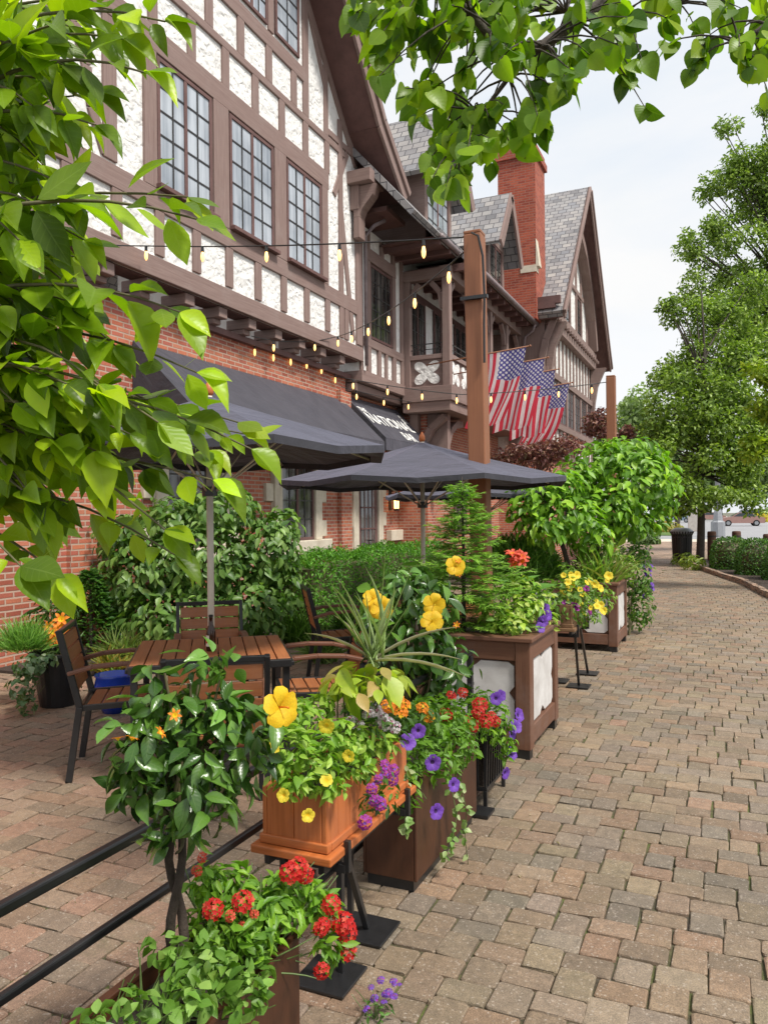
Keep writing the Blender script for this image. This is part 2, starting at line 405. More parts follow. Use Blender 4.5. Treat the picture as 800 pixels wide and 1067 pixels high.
plain('car_blue',(.25,.33,.42,1),(.22,.3,.39,1),3,.25)
plain('tyre',(.015,.015,.015,1),None,9,.85); plain('car_glass',(.03,.04,.05,1),(.05,.06,.07,1),3,.08)
plain('lamp_red',(.5,.02,.02,1),None,9,.3); plain('lamp_clear',(.8,.8,.75,1),None,9,.2)
plain('bollard_wood',S('#6b4a3c'),S('#543a30'),6,.8,.4,.006)
plain('dark_interior',(.012,.010,.010,1),(.02,.016,.015,1),3,.7)
for nm,c1,c2 in (('petal_yellow',(.88,.62,.02,1),(.84,.50,.012,1)),('petal_pale_yellow',(.85,.70,.05,1),(.8,.6,.04,1)),('petal_purple',(.16,.05,.45,1),(.22,.09,.52,1)),
    ('petal_magenta',(.42,.04,.36,1),(.32,.03,.34,1)),('petal_red',(.62,.018,.012,1),(.5,.012,.012,1)),('petal_orange',(.85,.22,.01,1),(.8,.30,.015,1)),
    ('petal_white',(.85,.82,.84,1),(.75,.62,.72,1)),('petal_coral',(.75,.12,.06,1),(.6,.07,.04,1)),('flower_eye',(.5,.22,.02,1),(.35,.12,.02,1)),('eye_dark',(.06,.01,.12,1),(.04,.01,.09,1)),('petal_pink',(.6,.25,.35,1),(.5,.2,.3,1))):
    petalmat(nm,c1,c2)
wood('post_wood',S('#9a6645'),S('#835339'),.6,S('#7a4d35'))
wood('planter_wood',S('#7d563f'),S('#5a3a2a'),.65,S('#553728'),1.2,38,.22)
wood('cedar',S('#c8763e'),S('#98501f'),.5,S('#ab5a2a'),1.,30,.16)
wood('slat_wood',S('#b97748'),S('#8e5433'),.5,S('#8c5230'),1.,30,.2)
wood('arm_wood',S('#7f5643'),S('#643f2f'),.45,None,1.,30)
wood('crate_wood',S('#8a6a4c'),S('#65492f'),.7,None,1.,24)
wood('rust_steel',S('#472b1a'),S('#170e09'),.5,S('#5c331b'),7.,1.4,.0)
brickmat('brick',[S('#9a5240'),S('#ad6148'),S('#bd7355'),S('#a4584a'),S('#ba765c')],S('#b09685'))
brickmat('brick_chimney',[S('#8c3c2c'),S('#a04933'),S('#ad5840')],S('#96695a'),.22,.072,.01)
brickmat('slate',[S('#747477'),S('#8c8a8c'),S('#9d9a98'),S('#818389'),S('#a5a29f')],S('#4d4c50'),.27,.2,.012,.7)
leafmat('leaf_big',.36,.45,.22,(1.5,1.6,.35)); leafmat('leaf_gloss',.27,.18,.15,(1.2,1.4,.5),.6); leafmat('leaf',.42,.34,.15)
leafmat('leaf_small',.5,.3,0.); leafmat('leaf_linden',.4,.5,.15,(1.45,1.6,.35)); leafmat('blade',.45,.3,0.)
leafmat('leaf_purple',.45,.25,.2,(1.3,.9,.8))
# stucco
m,nt,b=newmat('stucco'); tc=coords(nt); MATS['stucco']=m
w=N(nt,'ShaderNodeTexVoronoi',feature='SMOOTH_F1'); w.inputs['Scale'].default_value=9; 
dn=noise(nt,tc.outputs['Object'],5,5,.6,1.5)
mv=N(nt,'ShaderNodeVectorMath',operation='ADD'); sv=N(nt,'ShaderNodeVectorMath',operation='SCALE'); nzc=N(nt,'ShaderNodeTexNoise'); nzc.inputs['Scale'].default_value=6; L(nt,tc.outputs['Object'],nzc.inputs['Vector'])
L(nt,nzc.outputs['Color'],sv.inputs[0]); sv.inputs['Scale'].default_value=.25; L(nt,tc.outputs['Object'],mv.inputs[0]); L(nt,sv.outputs[0],mv.inputs[1]); L(nt,mv.outputs[0],w.inputs['Vector'])
L(nt,ramp(nt,noise(nt,tc.outputs['Object'],2.2,6,.7),[(.3,(.80,.79,.77)),(.75,(.68,.67,.65))]),b.inputs['Base Color']); b.inputs['Roughness'].default_value=.9
bump(nt,b,math_(nt,'ADD',w.outputs['Distance'],math_(nt,'MULTIPLY',dn,.8)),.8,.04)
# window panes: curtain tone, with the grey of reflected sky painted into it
m,nt,b=newmat('pane_curtain_sky'); tc=coords(nt); MATS['pane_curtain_sky']=m
cw=math_(nt,'ADD',math_(nt,'MULTIPLY',noise(nt,scalev(nt,tc.outputs['UV'],(9,.5,1)),1.,3,.5),.55),math_(nt,'MULTIPLY',noise(nt,tc.outputs['UV'],1.1,3,.5),.45))
L(nt,ramp(nt,cw,[(.35,(.16,.19,.23)),(.62,(.46,.50,.55))]),b.inputs['Base Color']); b.inputs['Roughness'].default_value=.09; b.inputs['Specular IOR Level'].default_value=.7
bump(nt,b,noise(nt,tc.outputs['Object'],3,2,.5),.12,.02)
m,nt,b=newmat('pane_dark'); tc=coords(nt); MATS['pane_dark']=m
L(nt,ramp(nt,noise(nt,scalev(nt,tc.outputs['UV'],(5,.7,1)),1.3,3,.5),[(.4,(.02,.018,.018)),(.7,(.16,.15,.14))]),b.inputs['Base Color']); b.inputs['Roughness'].default_value=.06; b.inputs['Specular IOR Level'].default_value=.8
bump(nt,b,noise(nt,tc.outputs['Object'],3,2,.5),.12,.02)
# pavers
def paver(name,moss):
    m,nt,b=newmat(name); MATS[name]=m; tc=coords(nt); a=N(nt,'ShaderNodeAttribute',attribute_name='Col')
    f=noise(nt,tc.outputs['Object'],190,3,.75); g=noise(nt,tc.outputs['Object'],22,6,.7); h=noise(nt,tc.outputs['Object'],.7,4,.6)
    vo=N(nt,'ShaderNodeTexVoronoi'); vo.inputs['Scale'].default_value=150; L(nt,tc.outputs['Object'],vo.inputs['Vector'])
    c=mixc(nt,.9,a.outputs['Color'],ramp(nt,f,[(.28,(.5,.5,.5)),(.5,(1,1,1)),(.72,(1.6,1.58,1.55))]),'MULTIPLY')
    c=mixc(nt,.8,c,ramp(nt,g,[(.3,(.68,.68,.68)),(.7,(1.28,1.26,1.24))]),'MULTIPLY')
    c=mixc(nt,.85,c,ramp(nt,h,[(.3,(.74,.75,.78)),(.7,(1.18,1.16,1.12))]),'MULTIPLY')
    st_=noise(nt,tc.outputs['Object'],4.3,7,.75,.6); c=mixc(nt,ramp(nt,st_,[(.58,(0,0,0)),(.70,(.5,.5,.5))]),c,(.075,.062,.05))
    gr=ramp(nt,vo.outputs['Color'],[(.80,(0,0,0)),(.9,(.55,.55,.55))])
    c=mixc(nt,gr,c,(.42,.36,.30))
    if moss: c=mixc(nt,ramp(nt,noise(nt,tc.outputs['Object'],3.1,6,.72),[(.55,(0,0,0)),(.8,(moss,)*3)]),c,(.09,.10,.035))
    L(nt,c,b.inputs['Base Color']); L(nt,ramp(nt,h,[(.35,(.78,)*3),(.65,(.6,)*3)]),b.inputs['Roughness'])
    bump(nt,b,math_(nt,'ADD',f,math_(nt,'MULTIPLY',g,1.6)),.7,.004)
paver('paver',.22); paver('paver_patio',.45)
m,nt,b=newmat('joint_sand'); tc=coords(nt); MATS['joint_sand']=m
j=noise(nt,tc.outputs['Object'],1.7,6,.7); k2=noise(nt,tc.outputs['Object'],60,4,.7)
c=ramp(nt,j,[(.36,(.06,.046,.036)),(.5,(.085,.08,.035)),(.62,(.10,.125,.03))]); c=mixc(nt,.8,c,ramp(nt,k2,[(.3,(.5,.5,.5)),(.7,(1.4,1.4,1.4))]),'MULTIPLY')
L(nt,c,b.inputs['Base Color']); b.inputs['Roughness'].default_value=.95; bump(nt,b,k2,1.,.01)
brickmat('paver_far',[S('#8e7a69'),S('#9a8270'),S('#a98d79'),S('#857a70')],S('#5d5246'),.21,.16,.012,.85)
# flag
m,nt,b=newmat('flag_cloth'); MATS['flag_cloth']=m; tc=coords(nt); sp=N(nt,'ShaderNodeSeparateXYZ'); L(nt,tc.outputs['UV'],sp.inputs[0]); U,Vv=sp.outputs[0],sp.outputs[1]
st=math_(nt,'MODULO',math_(nt,'FLOOR',math_(nt,'MULTIPLY',Vv,13.)),2.)
stripe=mixc(nt,st,(.74,.05,.09),(.84,.79,.80))
can=math_(nt,'MULTIPLY',math_(nt,'LESS_THAN',U,.4),math_(nt,'GREATER_THAN',Vv,6/13))
def stars(ox,oy):
    gx=math_(nt,'SUBTRACT',math_(nt,'FRACT',math_(nt,'ADD',math_(nt,'MULTIPLY',U,6/.4*1.0),ox)),.5)
    gy=math_(nt,'SUBTRACT',math_(nt,'FRACT',math_(nt,'ADD',math_(nt,'MULTIPLY',math_(nt,'SUBTRACT',Vv,6/13),5/(7/13)),oy)),.5)
    return math_(nt,'LESS_THAN',math_(nt,'ADD',math_(nt,'POWER',gx,2.),math_(nt,'POWER',gy,2.)),.055)
sr=math_(nt,'MAXIMUM',stars(0.,0.),stars(.5,.5))
c=mixc(nt,can,stripe,mixc(nt,sr,(.10,.09,.34),(.78,.76,.80)))
L(nt,c,b.inputs['Base Color']); b.inputs['Roughness'].default_value=.8
t=N(nt,'ShaderNodeBsdfTranslucent'); L(nt,c,t.inputs['Color']); mx=N(nt,'ShaderNodeMixShader'); mx.inputs[0].default_value=.5
L(nt,b.outputs[0],mx.inputs[1]); L(nt,t.outputs[0],mx.inputs[2]); L(nt,mx.outputs[0],nt.nodes['Material Output'].inputs['Surface'])
# glowing bulb
def glow(name,c,s):
    m,nt,b=newmat(name); MATS[name]=m; b.inputs['Base Color'].default_value=(.8,.6,.3,1); b.inputs['Emission Color'].default_value=c; b.inputs['Emission Strength'].default_value=s; b.inputs['Roughness'].default_value=.2
glow('bulb_glow',(1.,.50,.14,1),.75); glow('lantern_glow',(1.,.55,.18,1),1.6)
m,nt,b=newmat('bottle_glass'); MATS['bottle_glass']=m; b.inputs['Base Color'].default_value=(.04,.014,.006,1); b.inputs['Roughness'].default_value=.06
# ================================================================ the half-timbered inn
inn=thing('timbered_inn','long half-timbered brick inn with steep gables, slate roofs and a loggia','building',(-8,3,0))
class Fac:
    """flat facade: u runs along it, z up, d out of it"""
    def __init__(s,axis,k): s.a=axis; s.k=k
    def p(s,u,z,d=0.):
        return Vector((s.k+d,u,z)) if s.a=='x' else Vector((u,s.k-d,z))
    def box(s,mb,u0,u1,z0,z1,d0,d1,m=0,grain=True):
        o=s.p(u0,z0,d0); mb.hexa(o,s.p(u1,z0,d0)-o,s.p(u0,z0,d1)-o,s.p(u0,z1,d0)-o,m,grain)
    def bar(s,mb,a,b,w,d0,d1,m=0):
        A=s.p(a[0],a[1],d0);B=s.p(b[0],b[1],d0); n=s.p(0,0,1)-s.p(0,0,0); side=(B-A).cross(n).normalized()*w
        mb.hexa(A-side/2,B-A,side,n*(d1-d0),m)
    def arc(s,mb,pts,w,d0,d1,m=0):
        for a,b in zip(pts[:-1],pts[1:]): s.bar(mb,a,b,w,d0,d1,m)
    def prism(s,mb,poly,d0,d1,m=0):
        mb.prism([s.p(u,z,d0) for u,z in poly],s.p(0,0,d1)-s.p(0,0,d0),m)
def window(fac,u0,u1,z0,z1,sashes=2,cols=2,rows=5,pane='pane_curtain_sky',d=.0,parent=None,name='window',fr=.055):
    mb=MB()
    for a,b in ((u0,u0+fr),(u1-fr,u1)): fac.box(mb,a,b,z0,z1,d,d+.034)
    fac.box(mb,u0+fr,u1-fr,z0,z0+fr,d,d+.033); fac.box(mb,u0+fr,u1-fr,z1-fr,z1,d,d+.033)
    sw=(u1-u0-2*fr)/sashes; mun=MB()
    for s_ in range(sashes):
        a=u0+fr+s_*sw; b=a+sw
        if s_: fac.box(mb,a-.03,a+.03,z0+fr,z1-fr,d,d+.031)
        for c_ in range(1,cols): 
            x=a+sw*c_/cols; fac.box(mun,x-.011,x+.011,z0+fr,z1-fr,d+.010,d+.026)
        for r_ in range(1,rows):
            z=z0+fr+(z1-z0-2*fr)*r_/rows; fac.box(mun,a,b,z-.011,z+.011,d+.010,d+.024)
    w=mb.build(name,'timber_dark',parent or inn,bevel=.004)
    mun.build('glazing_bars','dark_iron',w)
    g=MB(); fac.box(g,u0+fr*.5,u1-fr*.5,z0+fr*.5,z1-fr*.5,d+.002,d+.014,grain=False); g.build('pane',pane,w)
    return w
# ---------- near block, ground floor
F1=Fac('x',-7.0); FU=Fac('x',-6.7)
b=MB(); b.box(-13,-7.0,1.0,13.75,0,4.33,grain=False); b.build('brick_wall','brick',inn)
b=MB(); F1.box(b,13.35,13.8,0,4.05,0,.10,grain=False); b.build('brick_pier','brick',inn); b=MB(); F1.box(b,6.6,7.0,.02,3.6,0,.07,grain=False); b.build('brick_pier','brick',inn)
b=MB(); F1.box(b,1.0,13.85,4.33,4.42,-.2,.09); b.build('sill_plate','timber_dark',inn)
k0=None
for i,y in enumerate(np.arange(5.5,13.6,.76)):
    b=MB(); b.box(-7.15,-6.72,y-.10,y+.10,4.50,4.655); b.box(-7.15,-6.83,y-.085,y+.085,4.421,4.498); b.build('corbel','timber',inn,bevel=.012)
b=MB(); b.box(-7.02,-6.76,4.9,13.83,4.657,4.68); b.build('jetty_floor','timber_dark',inn)
# ---------- near gable, upper storeys
YC=9.6; SL=1.13
def rake(y): return 8.8+SL*(13.55-y) if y>=YC else 8.8+SL*(13.55-(2*YC-y))
ZA=rake(YC)
b=MB(); FU.prism(b,[(5.0,4.68),(13.85,4.68),(13.85,rake(13.85)),(YC,ZA),(5.0,rake(5.0))],-.2,0); b.build('stucco_wall','stucco',inn)
b=MB()
T=lambda u0,u1,z0,z1,d=.07: FU.box(b,u0,u1,z0,z1,-.02,d*.55)
T(5.0,13.87,4.665,4.93,.10)                       # bressumer
T(5.0,13.85,5.55,5.82,.075)                       # sill rail
T(5.0,12.5,7.58,7.90,.075); T(5.0,13.2,8.46,8.58,.066); T(5.3,11.7,9.14,9.38,.066)
T(12.5,13.5,8.62,8.74,.062)
for u in np.arange(5.6,13.6,.76): T(u-.085,u+.085,4.97,5.55,.066)
for u in np.arange(5.45,12.5,.78): T(u-.085,u+.085,7.90,8.46,.063)
for u in np.arange(5.85,11.5,.78): T(u-.085,u+.085,8.58,9.14,.063)
for u0,u1 in ((7.60,7.83),(9.03,9.39),(10.65,11.0),(12.24,12.46)): T(u0,u1,5.82,7.58,.08)
for u in (5.2,6.15,7.02): T(u-.11,u+.11,5.86,7.58,.062)
T(12.92,13.08,4.97,9.1,.064); T(13.62,13.86,4.97,8.4,.085)
FU.bar(b,(13.5,5.02),(12.98,7.6),.15,-.02,.030); FU.bar(b,(13.3,8.6),(12.75,7.6),.13,-.02,.029)
FU.arc(b,[(6.25,7.55),(6.5,7.2),(6.66,6.8),(6.74,6.35),(6.95,5.9)],.15,-.02,.030)
# gable top framing
T(11.62,11.8,8.58,rake(11.8)-.12,.064); T(12.38,12.52,8.58,rake(12.5)-.1,.060); T(7.4,7.58,9.42,11.05,.064)
for u in (6.6,8.6,10.6): T(u-.08,u+.08,9.42,min(rake(u)-.2,12.6),.058)
T(7.4,11.8,10.62,10.8,.07); FU.bar(b,(11.8,10.62),(12.45,9.45),.13,-.02,.028); FU.bar(b,(7.4,10.62),(6.7,9.45),.13,-.02,.028)
for sgn in (1,-1):
    FU.bar(b,(YC+sgn*.05,ZA-.12),(YC+sgn*4.1,rake(YC+4.1)-.1),.22,-.02,.042)
b.build('timber_frame','timber',inn,bevel=.008)
for u0,u1 in ((7.85,9.0),(9.43,10.62),(11.03,12.22)): window(FU,u0,u1,5.88,7.56)
for u0,u1 in ((8.72,9.45),(9.6,10.48),(10.72,11.48)): window(FU,u0,u1,9.46,10.6,2 if u1-u0>.8 else 1,2,4,d=.01)
b=MB()
for u0,u1 in ((7.8,9.05),(9.4,10.66),(11.0,12.27)): FU.box(b,u0,u1,5.82,5.88,.0,.13)
b.build('window_sill','timber_dark',inn,bevel=.006)
# roof of the near gable: two leaves, flaring at the eaves
def gable_roof(yc,half,zsoff,slope,x0,x1,flare,thick,name='roof',ext=.9,board=.34):
    """ridge along X from x0 (front) to x1; zsoff(yc) soffit apex; flare=(from, slope) outward of half"""
    for s_ in (1,-1):
        prof=[(yc,zsoff),(yc+s_*half,zsoff-slope*half),(yc+s_*(half+ext),zsoff-slope*half-flare*ext)]
        if s_==1: key='roof'
        b=MB()
        for (ya,za),(yb,zb) in zip(prof[:-1],prof[1:]):
            n=Vector((0,-(zb-za)*s_,abs(yb-ya))).normalized()*thick
            if n.z<0: n=-n
            P=[(x0,ya,za),(x0,yb,zb),(x1,yb,zb),(x1,ya,za)]
            b.prism(P,n)
        b.build(name,'slate',inn)
        v=MB()
        for (ya,za),(yb,zb) in zip(prof[:-1],prof[1:]):
            for w,dx,off in ((board,.06,0.),(board*.42,.11,.0)):
                n=Vector((0,-(zb-za)*s_,abs(yb-ya))).normalized()
                if n.z<0: n=-n
                o=Vector((x0+.003,ya,za))+n*(thick+.01-w); v.hexa(o,Vector((0,yb-ya,zb-za)),n*w,(dx,0,0))
        v.build('bargeboard','timber',inn,bevel=.01)
        sf=MB()
        for (ya,za),(yb,zb) in zip(prof[:-1],prof[1:]):
            P=[(x0-.01,ya,za-.004),(x0-.01,yb,zb-.004),(x0-1.2,yb,zb-.004),(x0-1.2,ya,za-.004)]
            n=Vector((0,-(zb-za)*s_,abs(yb-ya))).normalized()
            if n.z<0: n=-n
            sf.prism([Vector(p)-n*.035 for p in P],n*.03)
        sf.build('soffit','timber_dark',inn)
gable_roof(YC,3.75,ZA,SL,-6.05,-13.0,.78,.26,ext=1.25)
# bracket and boxed eave under the right foot of the rake
b=MB(); FU.box(b,13.3,13.95,8.02,8.26,-.05,.5); FU.box(b,13.42,13.72,7.55,8.02,0,.2); FU.arc(b,[(13.57,7.0),(13.57,7.4),(13.57,7.6)],.26,.07,.2)
b.prism([(-6.62,13.45,7.1),(-6.62,13.45,8.0),(-6.15,13.45,8.0),(-6.22,13.45,7.8),(-6.45,13.45,7.55),(-6.56,13.45,7.3)],(0,.24,0))
b.build('eave_bracket','timber',inn,bevel=.01)
b=MB(); b.box(-9,-6.12,13.9,14.85,7.62,7.72); b.build('boxed_eave','timber_dark',inn,bevel=.01)
# ---------- recessed bay
FR=Fac('x',-6.75); F2=Fac('x',-7.1)
b=MB(); b.box(-13,-7.1,13.75,16.6,0,4.1,grain=False); b.build('brick_wall','brick',inn)
b=MB(); b.box(-13,-6.75,13.86,22.6,4.5,7.5,grain=False); b.build('stucco_wall','stucco',inn)
b=MB(); FR.box(b,13.87,16.12,4.28,4.52,-.3,.07); FR.box(b,13.87,16.6,4.10,4.26,-.3,-.06); FR.box(b,13.86,16.1,5.05,5.22,-.02,.06); FR.box(b,14.18,15.66,6.82,7.08,-.02,.066)
for u0,u1,z0,z1 in ((13.87,13.98,4.52,7.4),(14.2,14.35,4.52,7.4),(15.5,15.66,4.52,7.4),(14.72,14.86,4.52,5.05),(15.1,15.2,4.52,5.05),(15.98,16.1,4.52,7.4),(14.9,15.05,7.08,7.4)): FR.box(b,u0,u1,z0,z1,-.02,.056)
b.build('timber_frame','timber',inn,bevel=.008)
window(FR,14.37,15.48,5.25,6.8,1,4,5,d=.0,pane='pane_dark')
# ---------- loggia
FL=Fac('x',-5.6); FS=Fac('y',16.1)
b=MB(); b.box(-6.74,-5.6,16.1,22.55,3.9,4.12); b.box(-6.74,-5.55,16.06,22.57,4.12,4.46); b.build('loggia_floor','timber',inn,bevel=.01)
posts=[16.1,17.75,19.35,20.95,22.45]
for y in posts:
    b=MB(); b.box(-5.78,-5.6,y,y+.18,4.46,6.86); b.build('loggia_post','timber',inn,bevel=.012)
b=MB(); b.box(-6.74,-6.56,16.12,16.28,4.46,6.86); b.build('loggia_post','timber',inn,bevel=.012)
b=MB(); b.box(-5.82,-5.57,16.07,22.6,6.86,7.12); b.box(-6.74,-5.82,16.09,16.3,6.86,7.1)
for y0,y1 in zip(posts[:-1],posts[1:]):
    for pts in ([(y0+.18,6.3),(y0+.27,6.62),(y0+.5,6.82)],[(y1,6.3),(y1-.1,6.62),(y1-.32,6.82)]): FL.arc(b,pts,.11,-.15,-.04)
FS.arc(b,[(-5.78,6.2),(-5.84,6.55),(-6.05,6.8)],.12,-.14,-.03); FS.arc(b,[(-6.56,6.3),(-6.5,6.6),(-6.35,6.8)],.1,-.14,-.03)
b.build('loggia_beam','timber',inn,bevel=.01)
def quatre(fac,u0,u1,z0,z1,d):
    """pale panel pierced like a four-leaved flower in a dark board"""
    cu,cz=(u0+u1)/2,(z0+z1)/2; hw,hh=(u1-u0)/2,(z1-z0)/2; P=[]
    for k in range(48):
        t=2*PI*k/48; q=.34+.66*abs(math.sin(2*t))**1.1
        P.append((cu+hw*q*1.28*math.cos(t),cz+hh*q*1.28*math.sin(t)))
    return [(min(max(u,u0),u1),min(max(z,z0),z1)) for u,z in P]
for fac,spans in ((FL,[(posts[i]+.18,posts[i+1]) for i in range(4)]),(FS,[(-6.56,-5.78)])):
    for a,c in spans:
        b=MB(); fac.box(b,a,c,5.08,5.18,-.17,-.02); fac.box(b,a,c,4.46,5.08,-.12,-.08); p=b.build('railing_panel','timber',inn,bevel=.005)
        n=2 if c-a>1.2 else 1; w=(c-a)/n; q=MB()
        for i in range(n): fac.prism(q,quatre(fac,a+w*i+.09,a+w*(i+1)-.09,4.52,5.04,0),-.08,-.055)
        q.build('pierced_panel','stucco',p)
        r=MB(); fac.box(r,a,c,5.42,5.44,-.1,-.08); fac.box(r,a,c,5.30,5.315,-.1,-.08); r.build('handrail','dark_iron',p)
FB=Fac('x',-6.74)
for a in (17.0,18.6,20.2,21.6): window(FB,a-.5,a+.5,4.75,6.7,2,2,5,d=.01,pane='pane_dark')
window(Fac('x',-6.74),16.2,16.45,4.75,6.7,1,2,5,d=.01,pane='pane_curtain_sky')
b=MB(); b.box(-6.745,-6.72,16.5,22.4,6.72,6.85); b.build('loggia_plate','timber_dark',inn)
# brick and arch beneath the loggia
b=MB(); b.box(-13,-6.35,16.6,22.6,0,3.9,grain=False); b.build('brick_wall','brick',inn)
b=MB(); FA=Fac('x',-6.35)
FA.box(b,16.62,16.8,2.4,3.9,.0,.5); FA.arc(b,[(16.8,2.9),(16.88,3.25),(17.1,3.55),(17.45,3.72),(17.9,3.78)],.16,.05,.45)
FAs=Fac('y',16.6); FAs.arc(b,[(-6.5,2.7),(-6.42,3.15),(-6.2,3.55),(-5.85,3.82)],.16,.02,.2); FAs.box(b,-6.7,-6.5,2.3,3.9,.0,.2)
b.build('arch_brace','timber',inn,bevel=.008)
b=MB(); FA.box(b,18.2,20.2,2.6,2.75,0,.06,grain=False); b.build('stone_band','stone_trim',inn)
window(FA,18.4,19.4,1.1,2.55,2,2,4,pane='pane_dark',d=.01); window(FA,20.2,21.4,1.1,2.55,2,2,4,pane='pane_dark',d=.01)
# ---------- main slate roof
def slab(x0,z0,x1,z1,y0,y1,th,name='roof',mat='slate'):
    n=Vector((z1-z0,0,-(x1-x0))).normalized()*th
    if n.z<0: n=-n
    b=MB(); b.prism([(x0,y0,z0),(x0,y1,z0),(x1,y1,z1),(x1,y0,z1)],n); return b.build(name,mat,inn)
slab(-5.45,7.28,-10.0,12.4,13.5,16.25,.12); slab(-5.2,7.12,-10.0,12.4,16.25,22.5,.12); slab(-14.5,7.3,-10.0,12.4,12.0,22.6,.12)
b=MB(); b.box(-6.76,-5.5,14.9,16.25,7.30,7.34); b.box(-6.76,-5.25,16.25,22.5,7.125,7.165)
for y in np.arange(15.0,22.4,.62): b.box(-6.74,-5.42 if y<16.2 else -5.24,y,y+.1,7.20 if y<16.2 else 7.0,7.298 if y<16.2 else 7.122)
b.build('soffit','timber_dark',inn)
b=MB(); b.tube([(-5.36,14.9,7.33),(-5.36,16.2,7.33)],.06,10); b.tube([(-5.12,16.25,7.16),(-5.12,22.55,7.16)],.065,10)
b.tube([(-5.12,22.3,7.12),(-5.2,22.35,6.95),(-5.45,22.4,6.8),(-5.5,22.42,6.3)],.04,8); b.tube([(-6.3,14.2,7.55),(-6.45,14.0,7.4),(-6.62,13.95,7.2),(-6.62,13.95,4.6)],.04,8)
b.build('gutter','gutter',inn,smooth=True)
# ---------- dormers
def dormer(yc,w,xf,z0,ze,za,pane='pane_curtain_sky'):
    Fd=Fac('x',xf); b=MB(); Fd.prism(b,[(yc-w/2,z0),(yc+w/2,z0),(yc+w/2,ze),(yc,za),(yc-w/2,ze)],-2.6,0); d=b.build('dormer','stucco',inn)
    t=MB(); Fd.box(t,yc-w/2-.01,yc-w/2+.14,z0,ze,-2.4,.05); Fd.box(t,yc+w/2-.14,yc+w/2+.01,z0,ze,-2.4,.05); Fd.box(t,yc-w/2,yc+w/2,z0,z0+.2,0,.06); Fd.box(t,yc-w/2+.14,yc+w/2-.14,ze-.14,ze,0,.055); Fd.box(t,yc-.06,yc+.06,ze,za-.15,0,.05)
    t.build('dormer_timber','timber',d,bevel=.006)
    window(Fd,yc-w/2+.15,yc+w/2-.15,z0+.2,ze-.15,2,2,4,pane=pane,d=.005,parent=d)
    for s_ in (1,-1):
        ya,zaa=yc,za+.05; yb,zb=yc+s_*(w/2+.35),ze-.35*(za-ze)/(w/2)+.05
        n=Vector((0,(za-ze)*s_,w/2)).normalized(); r=MB(); r.prism([(xf+.45,ya,zaa),(xf+.45,yb,zb),(xf-2.8,yb,zb),(xf-2.8,ya,zaa)],n*.1); r.build('dormer_roof','slate',d)
        v=MB(); v.hexa(Vector((xf+.453,ya,zaa))+n*(-.16),Vector((0,yb-ya,zb-zaa)),n*.27,(.06,0,0)); v.build('dormer_bargeboard','timber',d,bevel=.008)
dormer(16.3,1.7,-5.95,7.5,9.25,10.5); dormer(20.3,1.5,-5.75,7.5,9.0,10.1,'pane_dark')
# ---------- chimney
b=MB(); b.box(-6.1,-5.0,21.95,23.2,7.2,11.9,grain=False); b.box(-6.17,-4.93,21.88,23.27,11.9,12.1,grain=False); b.box(-6.11,-4.99,21.94,23.21,12.1,12.3,grain=False)
b.build('chimney','brick_chimney',inn)
b=MB(); b.box(-5.45,-4.98,21.93,22.2,8.55,8.75); b.prism([(-4.9,21.94,8.7),(-5.0,21.94,8.7),(-5.0,21.94,9.5)],(0,.3,0)); b.build('chimney_flashing','stone_trim',inn)
# ---------- far gable wing
FW=Fac('x',-4.9); FWs=Fac('y',22.6); YW=27.0
b=MB(); b.box(-13,-4.9,22.6,30.9,0,3.4,grain=False); b.build('brick_wall','brick',inn)
b=MB(); b.box(-13,-4.92,22.62,30.88,3.4,7.5,grain=False); FW.prism(b,[(22.9,7.5),(30.9,7.5),(YW,12.45)],-.4,.0); b.build('stucco_wall','stucco',inn)
b=MB()
T=lambda u0,u1,z0,z1,d=.07: FW.box(b,u0,u1,z0,z1,-.03,d)
T(22.58,30.92,3.3,3.52,.1); T(22.6,30.9,4.22,4.4,.08); T(22.6,30.9,5.72,5.92,.09); T(22.6,30.9,7.16,7.4,.2); T(23.0,30.6,7.52,7.72,.25)
for u in np.arange(22.75,30.9,.62): T(u-.05,u+.05,3.52,4.22,.03); T(u-.05,u+.05,5.92,7.16,.03)
for u in (22.7,24.3,25.7,27.0,28.3,29.6,30.8): T(u-.12,u+.12,4.4,5.72,.05)
for u in (24.2,25.4,26.4,27.6,28.6,29.8): T(u-.07,u+.07,7.72,min(11.4,7.7+(3.9-abs(u-YW))*1.2),.06)
T(25.0,29.0,9.35,9.5,.065)
for s_ in (1,-1): FW.arc(b,[(YW+s_*3.3,7.8),(YW+s_*2.9,8.9),(YW+s_*2.2,9.9),(YW+s_*1.2,10.8),(YW,11.3)],.3,.0,.35)
b.build('timber_frame','timber',inn,bevel=.006)
for u in np.arange(22.85,30.9,.42): b=MB(); FW.box(b,u-.09,u+.09,7.405,7.515,.0,.3); b.build('dentil','timber',inn,bevel=.008)
for a,c in ((22.84,24.16),(24.44,25.56),(25.84,26.86),(27.14,28.16),(28.44,29.46),(29.74,30.66)): window(FW,a,c,4.42,5.70,2,2,4,d=.005,pane='pane_dark')
for a,c in ((25.5,26.3),(27.7,28.5)): window(FW,a,c,7.75,9.3,1,2,5,d=.005,pane='pane_dark')
b=MB(); FWs.box(b,-6.0,-4.9,3.4,7.9,0,.06); FWs.box(b,-12,-6.0,5.6,7.0,0,.05); b.build('side_boarding','timber',inn,bevel=.01)
for yy in (22.64,30.6):
    b=MB(); b.prism([(-4.88,yy,5.3),(-4.78,yy,5.3),(-4.72,yy,5.9),(-4.62,yy,6.5),(-4.4,yy,7.0),(-4.3,yy,7.2),(-4.88,yy,7.2)],(0,.26,0)); b.build('curved_bracket','timber',inn,bevel=.01)
b=MB(); FWs.arc(b,[(-5.0,4.5),(-5.06,5.2),(-5.0,6.0),(-4.85,6.7),(-4.62,7.25),(-4.45,7.6)],.2,.065,.16)
